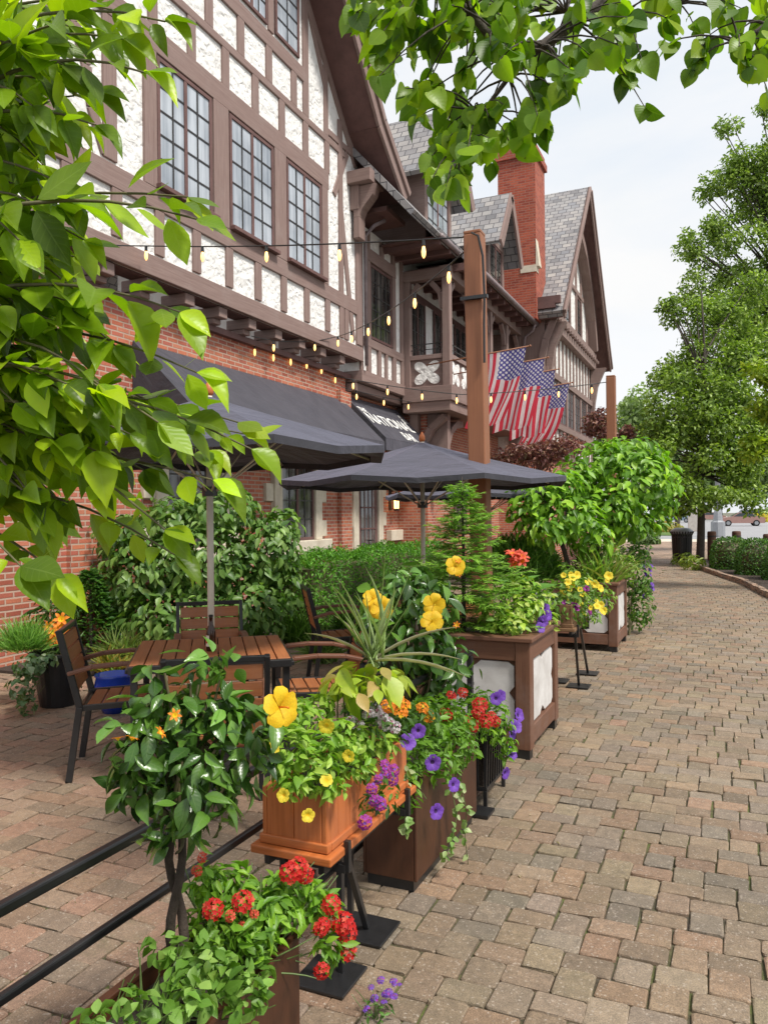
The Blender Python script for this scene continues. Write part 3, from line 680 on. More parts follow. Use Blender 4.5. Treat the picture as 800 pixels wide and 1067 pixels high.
b.build('curved_bracket','timber',inn,bevel=.01)
gable_roof(YW,4.0,12.6,1.14,-4.3,-13,1.05,.2,ext=.75,board=.3)
b=MB(); FWs.box(b,-12,-4.35,7.62,7.84,.35,.5); FWs.box(b,-12,-4.5,7.5,7.62,-.02,.5); b.build('eave_fascia','timber_dark',inn)
# ---------- ground-floor openings
def stone_opening(u0,u1,z0,z1,fac,quoins=True,sill=True):
    b=MB(); w=.24
    fac.box(b,u0-w,u0,z0,z1+.25,-.02,.09,grain=False); fac.box(b,u1,u1+w,z0,z1+.25,-.02,.09,grain=False); fac.box(b,u0,u1,z1,z1+.25,-.02,.085,grain=False)
    if quoins:
        z=z0+.05; k=0
        while z<z1:
            if k%2==0:
                fac.box(b,u0-w-.22,u0-w,z,z+.3,-.02,.06,grain=False); fac.box(b,u1+w,u1+w+.22,z,z+.3,-.02,.06,grain=False)
            z+=.32;k+=1
    if sill: fac.box(b,u0-.5,u1+.5,z0-.24,z0-.002,-.02,.16,grain=False)
    b.build('stone_surround','stone_trim',inn,bevel=.012)
stone_opening(11.2,12.35,1.15,2.9,F1); window(F1,11.2,12.35,1.15,2.9,2,2,5,pane='pane_dark',d=.01)
stone_opening(8.3,9.5,1.15,2.9,F1); window(F1,8.3,9.5,1.15,2.9,2,2,5,pane='pane_dark',d=.01)
stone_opening(14.35,15.35,0.02,2.85,F2,sill=False)
b=MB(); F2.box(b,14.37,15.33,.02,2.83,.0,.05); d=b.build('door','timber_dark',inn,bevel=.01)
g=MB(); F2.box(g,14.5,14.82,.9,2.65,.05,.06,grain=False); F2.box(g,14.88,15.2,.9,2.65,.05,.06,grain=False); g.build('pane','pane_dark',d)
g=MB()
for z in (1.3,1.75,2.2): F2.box(g,14.48,15.22,z-.015,z+.015,.055,.075)
for u in (14.66,15.04): F2.box(g,u-.012,u+.012,.9,2.65,.055,.072)
g.build('glazing_bars','timber_dark',d); g=MB(); g.tube([F2.p(14.85,1.05,.05),F2.p(14.85,1.05,.12),F2.p(14.95,1.05,.12)],.015); g.build('handle','dark_iron',d)
b=MB(); F2.box(b,15.9,16.58,1.0,1.24,0,.14,grain=False); b.build('stone_ledge','stone_trim',inn,bevel=.01)
# ================================================================ awnings
def awning(y0,y1,xw,zw,xf,zf,label):
    a=thing('wall_awning',label,'awning',(xw,y0,zw)); th=.015
    b=MB(); n=Vector((zw-zf,0,xf-xw)).normalized()
    seg=12
    for i in range(seg):
        ya=y0+(y1-y0)*i/seg; yb=y0+(y1-y0)*(i+1)/seg
        b.hexa((xw,ya,zw),(xf-xw,0,zf-zw),(0,yb-ya,0),n*th,grain=False)
    b.hexa((xf,y0,zf+.012),(0,y1-y0,0),(.008,0,0),(0,0,-.24),grain=False)
    for y in (y0,y1-.01): b.prism([(xw,y,zw),(xf,y,zf),(xf,y,zf-.24),(xw,y,zf-.24)],(0,.01,0))
    b.build('canvas','awning_canvas',a)
    f=MB(); k=int((y1-y0)/1.4)+1
    for i in range(k+1):
        y=y0+.03+(y1-y0-.06)*i/k; f.tube([(xw+.02,y,zw-.04),(xf-.03,y,zf-.03)],.016,6); f.tube([(xw+.02,y,zf-.1),(xf-.03,y,zf-.06)],.014,6)
    f.tube([(xf-.03,y0+.02,zf-.04),(xf-.03,y1-.02,zf-.04)],.016,6); f.build('frame','steel_grey',a,smooth=True)
    return a,n
awning(7.7,13.62,-6.985,3.86,-6.1,3.0,'long plain black canvas awning nearest the big foreground leaves')
a2,n2=awning(13.8,16.5,-7.08,4.02,-6.15,3.1,'black canvas awning with white lettering over the inn door')
def lettering(parent,txt,size,o,u,v,name='lettering',mat='white_paint',shear=0.):
    cu=bpy.data.curves.new(name,'FONT'); cu.body=txt; cu.size=size; cu.extrude=.003; cu.align_x='CENTER'; cu.offset=.006; cu.shear=shear
    cu.materials.append(MATS[mat]); tmp=bpy.data.objects.new('tmp',cu); COL.objects.link(tmp); me=bpy.data.meshes.new_from_object(tmp.evaluated_get(bpy.context.evaluated_depsgraph_get())); bpy.data.objects.remove(tmp); ob=link(name,me,parent)
    u=Vector(u).normalized(); v=Vector(v).normalized(); w=u.cross(v)
    ob.matrix_local=Matrix.Translation(Vector(o)-ORG[parent])@Matrix((u,v,w)).transposed().to_4x4(); return ob
down=Vector((-6.15+7.08,0,3.1-4.02)).normalized()
def onaw(y,t): return Vector((-7.08,y,4.02))+down*t+n2*.022
# seen from the path the letters read left to right as Y grows
for txt,y,t,sz in (('THE',14.02,.50,.19),('NATIONAL',15.05,.84,.46),('BAR',15.35,1.22,.36)):
    lettering(a2,txt,sz,onaw(y,t),(0,1,0),-down)
lettering(a2,'&',.42,onaw(16.2,.52),(0,1,0),-down)
# ================================================================ wall lantern
lan=thing('wall_lantern','lit wall lantern beside the inn door','lantern',(-6.95,16.12,1.75))
b=MB(); b.box(-7.09,-7.07,16.06,16.18,1.7,2.15); b.tube([(-7.07,16.12,2.1),(-6.98,16.12,2.16),(-6.93,16.12,2.1)],.012,6); b.lathe([(.02,2.1),(.09,2.0),(.085,1.98)],(-6.93,16.12,0),6); b.lathe([(.06,1.68),(.07,1.72)],(-6.93,16.12,0),6)
for k in range(6): 
    t=2*PI*k/6; b.tube([(-6.93+.07*math.cos(t),16.12+.07*math.sin(t),1.7),(-6.93+.085*math.cos(t),16.12+.085*math.sin(t),1.99)],.006,5)
b.build('cage','dark_iron',lan); b=MB(); b.lathe([(.055,1.73),(.065,1.96)],(-6.93,16.12,0),8); b.build('glass','lantern_glow',lan)
# ================================================================ ground
def sheet(name,poly,z,mat,kind='structure',thick=None):
    b=MB()
    if thick: b.prism([(x,y,z-thick) for x,y in poly],(0,0,thick))
    else:
        b.face([(x,y,z) for x,y in poly])
    o=b.build(name,mat); return setp(o,kind=kind)
sheet('ground',[(-400,-60),(400,-60),(400,700),(-400,700)],-.06,'land')
sheet('paving_bed',[(-7.0,-1.5),(7.5,-1.5),(7.5,34),(-4.9,34),(-4.9,22.6),(-6.3,22.6),(-7,16)],-.012,'joint_sand')
sheet('far_path',[(-4.9,30.5),(2.2,30.5),(0.5,43.5),(-7.0,43.5)],-.004,'paver_far')
sheet('far_road',[(-40,47.5),(60,47.5),(60,150),(-40,150)],-.03,'road_asphalt')
sheet('side_road',[(4.2,-2),(60,-2),(60,47.5),(5.5,47.5)],-.03,'road_asphalt')
sheet('far_pavement',[(-30,43.5),(8,43.5),(8,47.2),(-30,47.2)],-.002,'stone_trim',thick=.1)
sheet('lawn',[(-9,55),(-2.3,55),(-2.6,62),(-9,62)],.03,'lawn',thick=.12)
# bed on the right: the edge curves from the lamp end back towards the camera
bed_edge=[(2.6,9.0),(1.6,11.5),(1.0,13.8),(.64,15.88),(.28,18.41),(-.33,20.97),(-.9,23.6),(-1.22,25.3),(-1.18,25.9),(-.8,26.3),(.5,26.6),(3.8,26.8),(3.9,9.0)]
def in_poly(x,y,P):
    r=False; j=len(P)-1
    for i in range(len(P)):
        (xi,yi),(xj,yj)=P[i],P[j]
        if (yi>y)!=(yj>y) and x<(xj-xi)*(y-yi)/(yj-yi)+xi: r=not r
        j=i
    return r
sheet('mulch_bed',bed_edge,.07,'mulch',thick=.1)
b=MB()
rr=random.Random(5)
for (xa,ya),(xb,yb) in zip(bed_edge[:11],bed_edge[1:12]):
    ln=math.hypot(xb-xa,yb-ya); k=max(1,int(ln/.24))
    for i in range(k):
        p=Vector((xa,ya,0)).lerp(Vector((xb,yb,0)),i/k); q=Vector((xa,ya,0)).lerp(Vector((xb,yb,0)),(i+.94)/k); h=.10+rr.random()*.02
        b.beam(p+Vector((0,0,h/2)),q+Vector((0,0,h/2)),.11,h)
setp(b.build('bed_kerb','stone_grey' if 'stone_grey' in MATS else 'paver_far',None,bevel=.008),kind='structure')
wall_bed=[(-7.0,5.6),(-6.1,5.6),(-5.55,6.4),(-4.85,8.2),(-4.8,13.9),(-5.9,13.95),(-6.0,16.4),(-4.9,16.5),(-4.4,22.5),(-7.0,22.5)]
sheet('planting_bed',wall_bed,.03,'mulch',thick=.08)
# pavers: two sizes in a pinwheel bond, every stone with its own edges, tilt and tone
def pavers(name,test,x0,x1,y0,y1,w1,h1,w2,h2,mat,cols,seed,jit=.0035,rot=0.):
    rg=np.random.default_rng(seed); V=[];F4=[];C=[];caps=[]
    a=np.array([[w1,h2],[-w2,h1]]); inv=np.linalg.inv(a.T)
    cr,sr=math.cos(rot),math.sin(rot)
    cn=[np.array(p) for p in ((x0,y0),(x1,y0),(x0,y1),(x1,y1))]
    ij=np.array([inv@np.array([cr*p[0]+sr*p[1],-sr*p[0]+cr*p[1]]) for p in cn])
    st=[]
    for i in range(int(ij[:,0].min())-2,int(ij[:,0].max())+3):
        for j in range(int(ij[:,1].min())-2,int(ij[:,1].max())+3):
            o=a[0]*i+a[1]*j
            for dx,dy,w,h in ((0,0,w1,h1),(w1,0,w2,h2)):
                cx,cy=o[0]+dx+w/2,o[1]+dy+h/2; X=cr*cx-sr*cy; Y=sr*cx+cr*cy
                if x0<X<x1 and y0<Y<y1 and test(X,Y): st.append((X,Y,w,h))
    n=len(st); st=np.array(st)
    g=.0048; ch=.008
    corner=[(-1,-1),(1,-1),(1,1),(-1,1)]
    allV=np.zeros((n,24,3)); 
    hw=st[:,2]/2-g/2+rg.normal(0,jit*.5,n); hh=st[:,3]/2-g/2+rg.normal(0,jit*.5,n)
    ring=[]
    for sx,sy in corner:
        if sx*sy>0: ring+= [(sx,sy,0,1),(sx,sy,1,0)] 
        else: ring+= [(sx,sy,1,0),(sx,sy,0,1)]
    # order the two chamfer points of each corner counter-clockwise
    pts=[]
    for (sx,sy) in corner:
        p1=(sx,sy,ch,0); p2=(sx,sy,0,ch)
        pts+= ([p2,p1] if sx*sy>0 else [p1,p2])
    pts=[]
    for (sx,sy),order in zip(corner,('yx','xy','yx','xy')):
        for q in order: pts.append((sx,sy,ch if q=='x' else 0,ch if q=='y' else 0))
    rotj=rg.normal(0,.012,n); tilt=rg.normal(0,.010,(n,2)); dz=rg.normal(0,.0016,n); jx=rg.normal(0,.0022,(n,2))
    for r_,(ins,z) in enumerate(((0.,-.03),(.0008,-.0045),(.0045,0.))):
        for k,(sx,sy,cx,cy) in enumerate(pts):
            wob=rg.normal(0,.0018,(n,2))
            lx=sx*(hw-ins-cx)+wob[:,0]; ly=sy*(hh-ins-cy)+wob[:,1]
            X=lx*np.cos(rotj)-ly*np.sin(rotj); Y=lx*np.sin(rotj)+ly*np.cos(rotj)
            allV[:,r_*8+k,0]=st[:,0]+jx[:,0]+X*cr-Y*sr; allV[:,r_*8+k,1]=st[:,1]+jx[:,1]+X*sr+Y*cr
            allV[:,r_*8+k,2]=z+dz+lx*tilt[:,0]+ly*tilt[:,1]
    faces=[]
    for r_ in range(2):
        for k in range(8):
            k2=(k+1)%8; faces.append((r_*8+k,r_*8+k2,(r_+1)*8+k2,(r_+1)*8+k))
    faces=np.array(faces); top=np.array([[16,17,18,19],[16,19,20,23],[20,21,22,23]])
    FF=np.concatenate([faces,top]); F=(FF[None]+(np.arange(n)*24)[:,None,None]).reshape(-1,4)
    cc=np.array([c[:3] for c in cols]); ci=rg.integers(0,len(cc),n); col=(cc[ci]*.6+cc.mean(0)*.4)*np.array([.585,.60,.62])*(1+rg.normal(0,.10,(n,1)))*(1+rg.normal(0,.012,(n,3)))
    me=mesh_np(name,allV.reshape(-1,3),F,None,np.repeat(np.c_[col,np.ones(n)],24,axis=0)); me.materials.append(MATS[mat])
    me.polygons.foreach_set('use_smooth',np.zeros(len(F),dtype=bool))
    o=link(name,me); setp(o,kind='structure'); return n
def in_path(x,y):
    if in_poly(x,y,bed_edge) or in_poly(x,y,wall_bed): return False
    if x<-6.95 and y<16: return False
    if y>22.5 and x<-4.9: return False
    return True
PC=[S('#a1917f'),S('#9a8d7e'),S('#a8957f'),S('#a58c70'),S('#a88f74'),S('#9f876c'),S('#96866f'),S('#ab8a6c'),S('#ad876c'),S('#94826c'),S('#a59376'),S('#8d8374'),S('#a98b70'),S('#a28b72')]
PC2=[S('#ad8f76'),S('#b08d74'),S('#a38d76'),S('#b38b74'),S('#a08c76'),S('#a99078'),S('#998974')]
np1=pavers('brick_path',lambda x,y: x>-1.62 and in_path(x,y) and x<3.9+(y>20)*.5,-1.62,4.4,.6,31,.176,.114,.128,.159,'paver',PC,3)
np2=pavers('brick_patio',lambda x,y: x<=-1.62 and in_path(x,y),-7.0,-1.6,.6,31,.19,.124,.14,.171,'paver_patio',PC2,4,rot=.02)
print('pavers',np1,np2)
# fallen petals and leaf bits on the paving
pts=[];
for k in range(70):
    x=RNG.uniform(-1.1,2.5); y=RNG.uniform(2,12)
    if in_path(x,y): pts.append((x,y,.006))
P=np.array(pts); n=len(P)
o=leaves('leaf_litter',None,'leaf_small',P,np.c_[RNG.normal(size=(n,2)),np.zeros(n)],np.tile(UP,(n,1))+RNG.normal(0,.15,(n,3)),RNG.uniform(.012,.035,n),RNG.uniform(.006,.018,n),colmix([(.5,.42,.3),(.30,.2,.08),(.55,.5,.42)],n),T_LOW); setp(o,kind='stuff')
# moss and seedlings in the joints near the patio edge
n=500; P=np.c_[RNG.uniform(-3.2,-1.45,n),RNG.uniform(.9,4.2,n),np.full(n,-.012)]
o=leaves('joint_moss',None,'leaf_small',P,rdir(n)*[1,1,.3]+UP*.7,rdir(n)*.5+UP,RNG.uniform(.008,.022,n),RNG.uniform(.006,.014,n),colmix([(.09,.14,.02),(.16,.2,.04)],n),T_LOW); setp(o,kind='stuff')
# ================================================================ string-light posts
def light_post(x,y,h,label,lean=0.):
    t=thing('string_light_post',label,'post',(x,y,0),group='timber string light posts')
    b=MB(); w=.082
    b.hexa((x-w,y-w,-.02),(2*w,0,0),(0,2*w,0),(lean,0,h)); b.build('post','post_wood',t,bevel=.012)
    b=MB(); b.hexa((x-w*.98+lean,y-w*.98,h-.02),(1.96*w,0,0),(0,1.96*w,0),(0,0,.03)); b.build('cap','post_wood',t,bevel=.008)
    m=MB(); m.box(x-w-.02,x+w+.02,y-w-.02,y+w+.02,0,.14); m.build('foot_collar','planter_wood',t,bevel=.01); return t
pn=light_post(-2.05,6.75,4.16,'tall brown timber string light post beside the near umbrella',-.05)
b=MB(); b.tube([(-2.09,6.64,4.13),(-2.02,6.60,4.08),(-1.985,6.62,3.9),(-1.975,6.63,3.55),(-1.985,6.64,3.3),(-1.985,6.64,2.95)],.011,6); b.box(-2.2,-1.95,6.62,6.665,3.53,3.56); b.build('conduit','black_metal',pn,smooth=False)
light_post(-2.0,14.9,4.15,'distant brown timber string light post right of the flags')
# ================================================================ string lights
def string(label,pts,sag,bulbs,big=1.):
    t=thing('string_lights',label,'string lights',pts[0],group='strings of warm bulbs')
    path=[]
    for a,c in zip(pts[:-1],pts[1:]):
        a=Vector(a);c=Vector(c)
        for i in range(10): 
            q=i/10; p=a.lerp(c,q); p.z-=sag*4*q*(1-q)*(c-a).length/6; path.append(p)
    path.append(Vector(pts[-1])); m=MB(); m.tube(path,.008,5); m.build('cord','bulb_cap',t,smooth=True)
    # bulbs at even steps
    ln=[0]
    for a,c in zip(path[:-1],path[1:]): ln.append(ln[-1]+(c-a).length)
    for k in range(bulbs):
        s_=ln[-1]*(k+.5)/bulbs; i=max(j for j in range(len(ln)) if ln[j]<=s_); i=min(i,len(path)-2)
        p=path[i].lerp(path[i+1],(s_-ln[i])/max(ln[i+1]-ln[i],1e-6)); r=.023*big
        h=MB(); h.lathe([(.004,0),(.017,-.01),(.019,-.06),(.014,-.065)],p,8)
        g=MB(); g.lathe([(.012,-.062),(r*.75,-.085),(r,-.115),(r*.85,-.15),(r*.4,-.172),(.004,-.178)],p,10)
        o=g.build('bulb','bulb_glow',t,smooth=True); h.build('socket','bulb_cap',o)
top=(-2.12,6.7,4.12)
string('string of bulbs running level below the near upper windows to the post',[xp(50,251,-6.55),xp(152,256,-6.5),top],.05,6)
string('string of bulbs sagging from the brick wall corbels up to the near post',[xp(262,350,-6.8),xp(305,356,-6.75),xp(345,352,-6.6),(-2.12,6.68,4.02)],.12,8)
string('string of bulbs stretched from the corbel end to the far post',[xp(350,392,-6.6),xp(480,411,-4.5),(-2.05,14.9,4.05)],.08,8)
string('short row of bulbs hung under the awning-side corbels',[xp(255,356,-6.95),xp(330,376,-6.95),xp(356,394,-6.95)],.06,6,.9)
string('string of bulbs along the top of the lettered awning and loggia arch',[xp(356,403,-6.9),xp(430,419,-6.5),xp(505,424,-5.8)],.06,6)
# ================================================================ flags
def flag(p,label,seed):
    t=thing('flag',label,'flag',p,group='row of striped and starred flags')
    p=Vector(p); base=p+Vector((-2.1,0,-.18)); m=MB(); m.tube([base,p+Vector((.06,0,.005))],.014,8); m.lathe([(.004,-.02),(.03,0),(.004,.03)],p+Vector((.08,0,.005)),8); m.build('staff','post_wood',t,smooth=True)
    nu,nv=26,20; V=[];F=[];UV=[]; rg=random.Random(seed); ph=rg.random()*6
    top=p; inn_=p+Vector((-.96,0,-.082))
    for i in range(nu+1):
        u=i/nu
        for j in range(nv+1):
            v=j/nv; q=inn_.lerp(top,v)                       # v=1 is the outer (canton) end of the staff
            fall=1.5*u
            am=.055+.05*rg.random() if j==0 and i==0 else am
            wave=am*math.sin(v*(9+seed*.9)+ph+u*(1.5+seed*.5))*min(1,u*2.0)+.04*math.sin(v*23+ph*2)*u
            squeeze=(v-.5)*-.14*u
            V.append((q.x+squeeze-(.12+.09*((seed*7)%4))*u*u-.10*u+ .03*math.sin(u*6+ph)*u,q.y+wave+.05*u,q.z-fall*.97-.04*math.sin(v*11+ph)*u)); UV.append((u,v))
    for i in range(nu):
        for j in range(nv): k=i*(nv+1)+j; F.append((k,k+1,k+nv+2,k+nv+1))
    me=mesh_np('cloth',np.array(V)-np.array(p),np.array(F),np.array(UV)); me.materials.append(MATS['flag_cloth']); link('cloth',me,t)
fl=['hanging next to the near post, first in the row','second in the row from the near post','third in the row, half behind its neighbours','last in the row, nearest the far gable']
for i,(x,y) in enumerate(((548,361),(567,373),(578,385),(593,399))): flag(xp(x,y,-3.6),'red, white and blue starred flag '+fl[i],i+2)
# ================================================================ umbrellas
def umbrella(x,y,peak,rim,rad,label,rz=0.,pole_r=.022,n=8):
    t=thing('patio_umbrella',label,'umbrella',(x,y,0),group='black patio umbrellas')
    P=lambda k,r,z:(x+r*math.cos(2*PI*k/n+rz),y+r*math.sin(2*PI*k/n+rz),z)
    b=MB(); rows=6
    for k in range(n):
        for i in range(rows):
            r0,r1=rad*i/rows,rad*(i+1)/rows; 
            z=lambda r,mid: peak-(peak-rim)*(r/rad)**.93-(.035*mid*(r/rad))
            for h in (0,1):
                a0,a1=k+h*.5,k+(h+1)*.5; m0,m1=(0,1) if h==0 else (1,0)
                q=[P(a0,r1*(1-.05*m0),z(r1,m0)),P(a1,r1*(1-.05*m1),z(r1,m1)),P(a1,r0*(1-.05*m1),z(r0,m1)),P(a0,r0*(1-.05*m0),z(r0,m0))]
                b.face(q if i else q[:3])
                if i==rows-1: b.face([(q[0][0],q[0][1],q[0][2]-.045),(q[1][0],q[1][1],q[1][2]-.045),q[1],q[0]])
    b.build('canopy','navy_canvas',t)
    for k in range(n):
        m=MB(); m.tube([P(k,.05,peak-.05),P(k,rad*.5,peak-(peak-rim)*.5-.03),P(k,rad*.99,rim-.02)],.009,6); m.tube([P(k,.04,peak-.62),P(k,rad*.5,peak-(peak-rim)*.5-.05)],.007,6); m.build('rib','pole_metal',t,smooth=True)
    m=MB(); m.tube([(x,y,.05),(x,y,peak)],pole_r,12); m.build('pole','pole_metal',t,smooth=True)
    m=MB(); m.lathe([(.05,-.03),(.05,.03)],(x,y,peak-.62),12); m.build('slider','black_metal',t); m=MB(); m.lathe([(.05,-.03),(.05,.0)],(x,y,peak-.04),12); m.build('hub','black_metal',t)
    m=MB(); m.lathe([(.02,0),(.032,.02),(.028,.06),(.004,.1)],(x,y,peak),10); m.build('finial','cedar',t,smooth=True)
    m=MB(); m.lathe([(.25,0),(.25,.05),(.06,.075),(.04,.3),(.0,.3)],(x,y,0),24); m.build('base','black_metal',t)
TC=Vector((-3.07,4.08,0))
umbrella(TC.x,TC.y,2.38,2.02,1.18,'black patio umbrella whose pole passes through the slatted table',math.radians(8))
umbrella(-2.75,7.05,2.31,1.93,1.42,'black patio umbrella standing behind the tall brown post',math.radians(-3))
umbrella(-3.05,10.2,2.24,1.86,1.42,'black patio umbrella mostly hidden farther along the terrace',math.radians(10))
# ================================================================ table and chairs
def make_table(loc,rz,label):
    t=thing('patio_table',label,'table',loc,rz,group='slatted patio tables'); h=.74; w=.47
    b=MB(); n=11; sw=2*w/n
    for i in range(n): b.box(-w+i*sw+.004,-w+(i+1)*sw-.004,-w+.02,w-.02,h-.022,h)
    b.build('tabletop','slat_wood',t,bevel=.003)
    f=MB()
    for s_ in (-1,1): f.box(-w,w,s_*w-.02,s_*w+.02,h-.05,h-.004); f.box(s_*w-.02,s_*w+.02,-w+.02,w-.02,h-.05,h-.0235)
    f.box(-w,w,-.02,.02,h-.05,h-.0235); f.build('apron','black_metal',t,bevel=.004)
    for sx in (-1,1):
        for sy in (-1,1):
            g=MB(); g.box(sx*(w-.03)-.02,sx*(w-.03)+.02,sy*(w-.03)-.02,sy*(w-.03)+.02,0,h-.05); g.build('leg','black_metal',t,bevel=.004)
    return t
RZ=math.radians(37); E1=Vector((math.cos(RZ),math.sin(RZ),0)); E2=Vector((-math.sin(RZ),math.cos(RZ),0))
tb=make_table(TC,RZ,'slatted brown patio table holding a brown bottle')
def make_chair():
    t=thing('patio_armchair','','chair',(0,0,0))
    b=MB()   # sits facing +x
    for i in range(5): x=-.20+i*.088; b.box(x,x+.078,-.23,.23,.435+.004*i,.453+.004*i)
    b.build('seat','slat_wood',t,bevel=.004,world=False)
    b=MB()
    for i in range(4):
        z=.535+i*.088; x=-.245-(z-.45)*.22; b.hexa((x-.008,-.225,z),(.02,0,.0),(0,.45,0),(-.0175,0,.078))
    b.build('backrest','slat_wood',t,bevel=.004,world=False)
    f=MB()
    f.beam((-.24,-.235,.44),(.23,-.235,.455),.026,.036); f.beam((-.24,.235,.44),(.23,.235,.455),.026,.036); f.beam((.235,-.235,.45),(.235,.235,.45),.026,.036); f.beam((-.235,-.22,.43),(-.235,.22,.43),.022,.03)
    f.build('seat_frame','black_metal',t,bevel=.004,world=False)
    f=MB(); f.beam((-.345,-.24,.905),(-.345,.24,.905),.03,.03); f.build('top_rail','black_metal',t,bevel=.004,world=False)
    for s_ in (-1,1):
        g=MB(); y=s_*.245; g.beam((.235,y,0),(.225,y,.655),.026,.034,(1,0,0)); g.build('leg','black_metal',t,bevel=.004,world=False)
        g=MB(); g.beam((-.30,y,0),(-.235,y,.45),.026,.04,(1,0,0)); g.beam((-.235,y,.45),(-.35,y,.92),.026,.04,(1,0,0)); g.build('leg','black_metal',t,bevel=.004,world=False)
        g=MB(); pts=[(-.30,y,.655),(-.16,y,.690),(.02,y,.700),(.17,y,.690),(.29,y,.655)]
        for a,c in zip(pts[:-1],pts[1:]): g.beam(a,(c[0]+.004,c[1],c[2]),.052,.026)
        g.build('armrest','arm_wood',t,bevel=.007,world=False)
    return t
chair0=make_chair(); first=[True]
def put_chair(p,rz,label):
    o=chair0 if first[0] else copy_tree(chair0); first[0]=False
    o.location=p; o.rotation_euler=(0,0,rz); setp(o,label,'chair','slatted chairs round the terrace tables')
put_chair(Vector((-3.56,3.82,0)),RZ,'slatted armchair seen side on at the left of the table')
put_chair(TC+E1*.68+E2*.02,RZ+PI,'slatted armchair at the right of the table behind the lime leaves')
put_chair(TC+E2*.84,RZ-PI/2+.03,'slatted armchair behind the bottle, facing the camera')
put_chair(TC-E2*.98+E1*.02,RZ+PI/2,'slatted armchair with its back to the camera, half behind the hibiscus tree')
T2=Vector((-2.75,7.05,0)); make_table(T2,RZ,'slatted patio table hidden under the umbrella behind the post')
put_chair(T2-E1*.82,RZ,'slatted armchair half hidden behind the grassy spikes')
put_chair(T2-E2*.85-E1*.05,RZ+PI/2,'slatted armchair tucked at the near side of the hidden table')
# bottle on the table
bp=gp(220,678,.742); bt=thing('beer_bottle','small brown glass bottle with a cream label on the table','bottle',bp)
b=MB(); b.lathe([(.028,0),(.031,.008),(.031,.115),(.026,.14),(.014,.165),(.0125,.215)],bp,16); b.build('glass','bottle_glass',bt,smooth=True)
b=MB(); b.lathe([(.0135,.212),(.0145,.216),(.0145,.226),(.012,.229)],bp,14); b.build('cap','black_metal',bt)
b=MB(); 
for i in range(9):
    a0=math.radians(-130+i*10)-.6; a1=a0+math.radians(10); q=lambda a,z:(bp.x+.0315*math.cos(a),bp.y+.0315*math.sin(a),bp.z+z); b.face([q(a0,.03),q(a1,.03),q(a1,.1),q(a0,.1)])
lb=b.build('label','label_cream',bt); b=MB()
for i in range(5):
    a0=math.radians(-110+i*10)-.6; a1=a0+math.radians(10); q=lambda a,z:(bp.x+.0319*math.cos(a),bp.y+.0319*math.sin(a),bp.z+z); b.face([q(a0,.05),q(a1,.05),q(a1,.08),q(a0,.08)])
b.build('label_badge','label_red',lb)
# ================================================================ trough planters
def trough(x0,x1,y0,y1,h,label,rim=.0):
    t=thing('trough_planter',label,'planter',((x0+x1)/2,(y0+y1)/2,0),group='brown trough planters'); w=.014
    b=MB(); b.box(x1-w,x1,y0,y1,.05,h,grain=False); b.box(x0,x0+w,y0,y1,.05,h,grain=False); b.box(x0+w,x1-w,y0,y0+w,.05,h,grain=False); b.box(x0+w,x1-w,y1-w,y1,.05,h,grain=False); b.box(x0+w,x1-w,y0+w,y1-w,.05,.07,grain=False)
    b.build('box','rust_steel',t,bevel=.004)
    b=MB(); b.box(x0+.015,x1-.02,y0+.015,y1-.02,0,.05); b.build('plinth','black_metal',t)
    b=MB(); b.box(x0+w+.001,x1-w-.001,y0+w+.001,y1-w-.001,h-.09,h-.045,grain=False); b.build('soil','soil',t)
    b=MB(); b.box(x0-.006,x0+.02,y0-.006,y1+.006,h,h+.012); b.box(x1-.02,x1+.006,y0-.006,y1+.006,h,h+.012); b.box(x0+.02,x1-.02,y0-.006,y0+.02,h,h+.0115); b.box(x0+.02,x1-.02,y1-.02,y1+.006,h,h+.0115); b.build('rim','rust_steel',t,bevel=.002)
trough(-1.42,-1.12,.75,1.88,.405,'rusty brown trough planter under the hibiscus tree in front')
trough(-1.46,-1.21,2.99,3.83,.46,'dark brown trough planter with trailing petunias behind the cedar box')
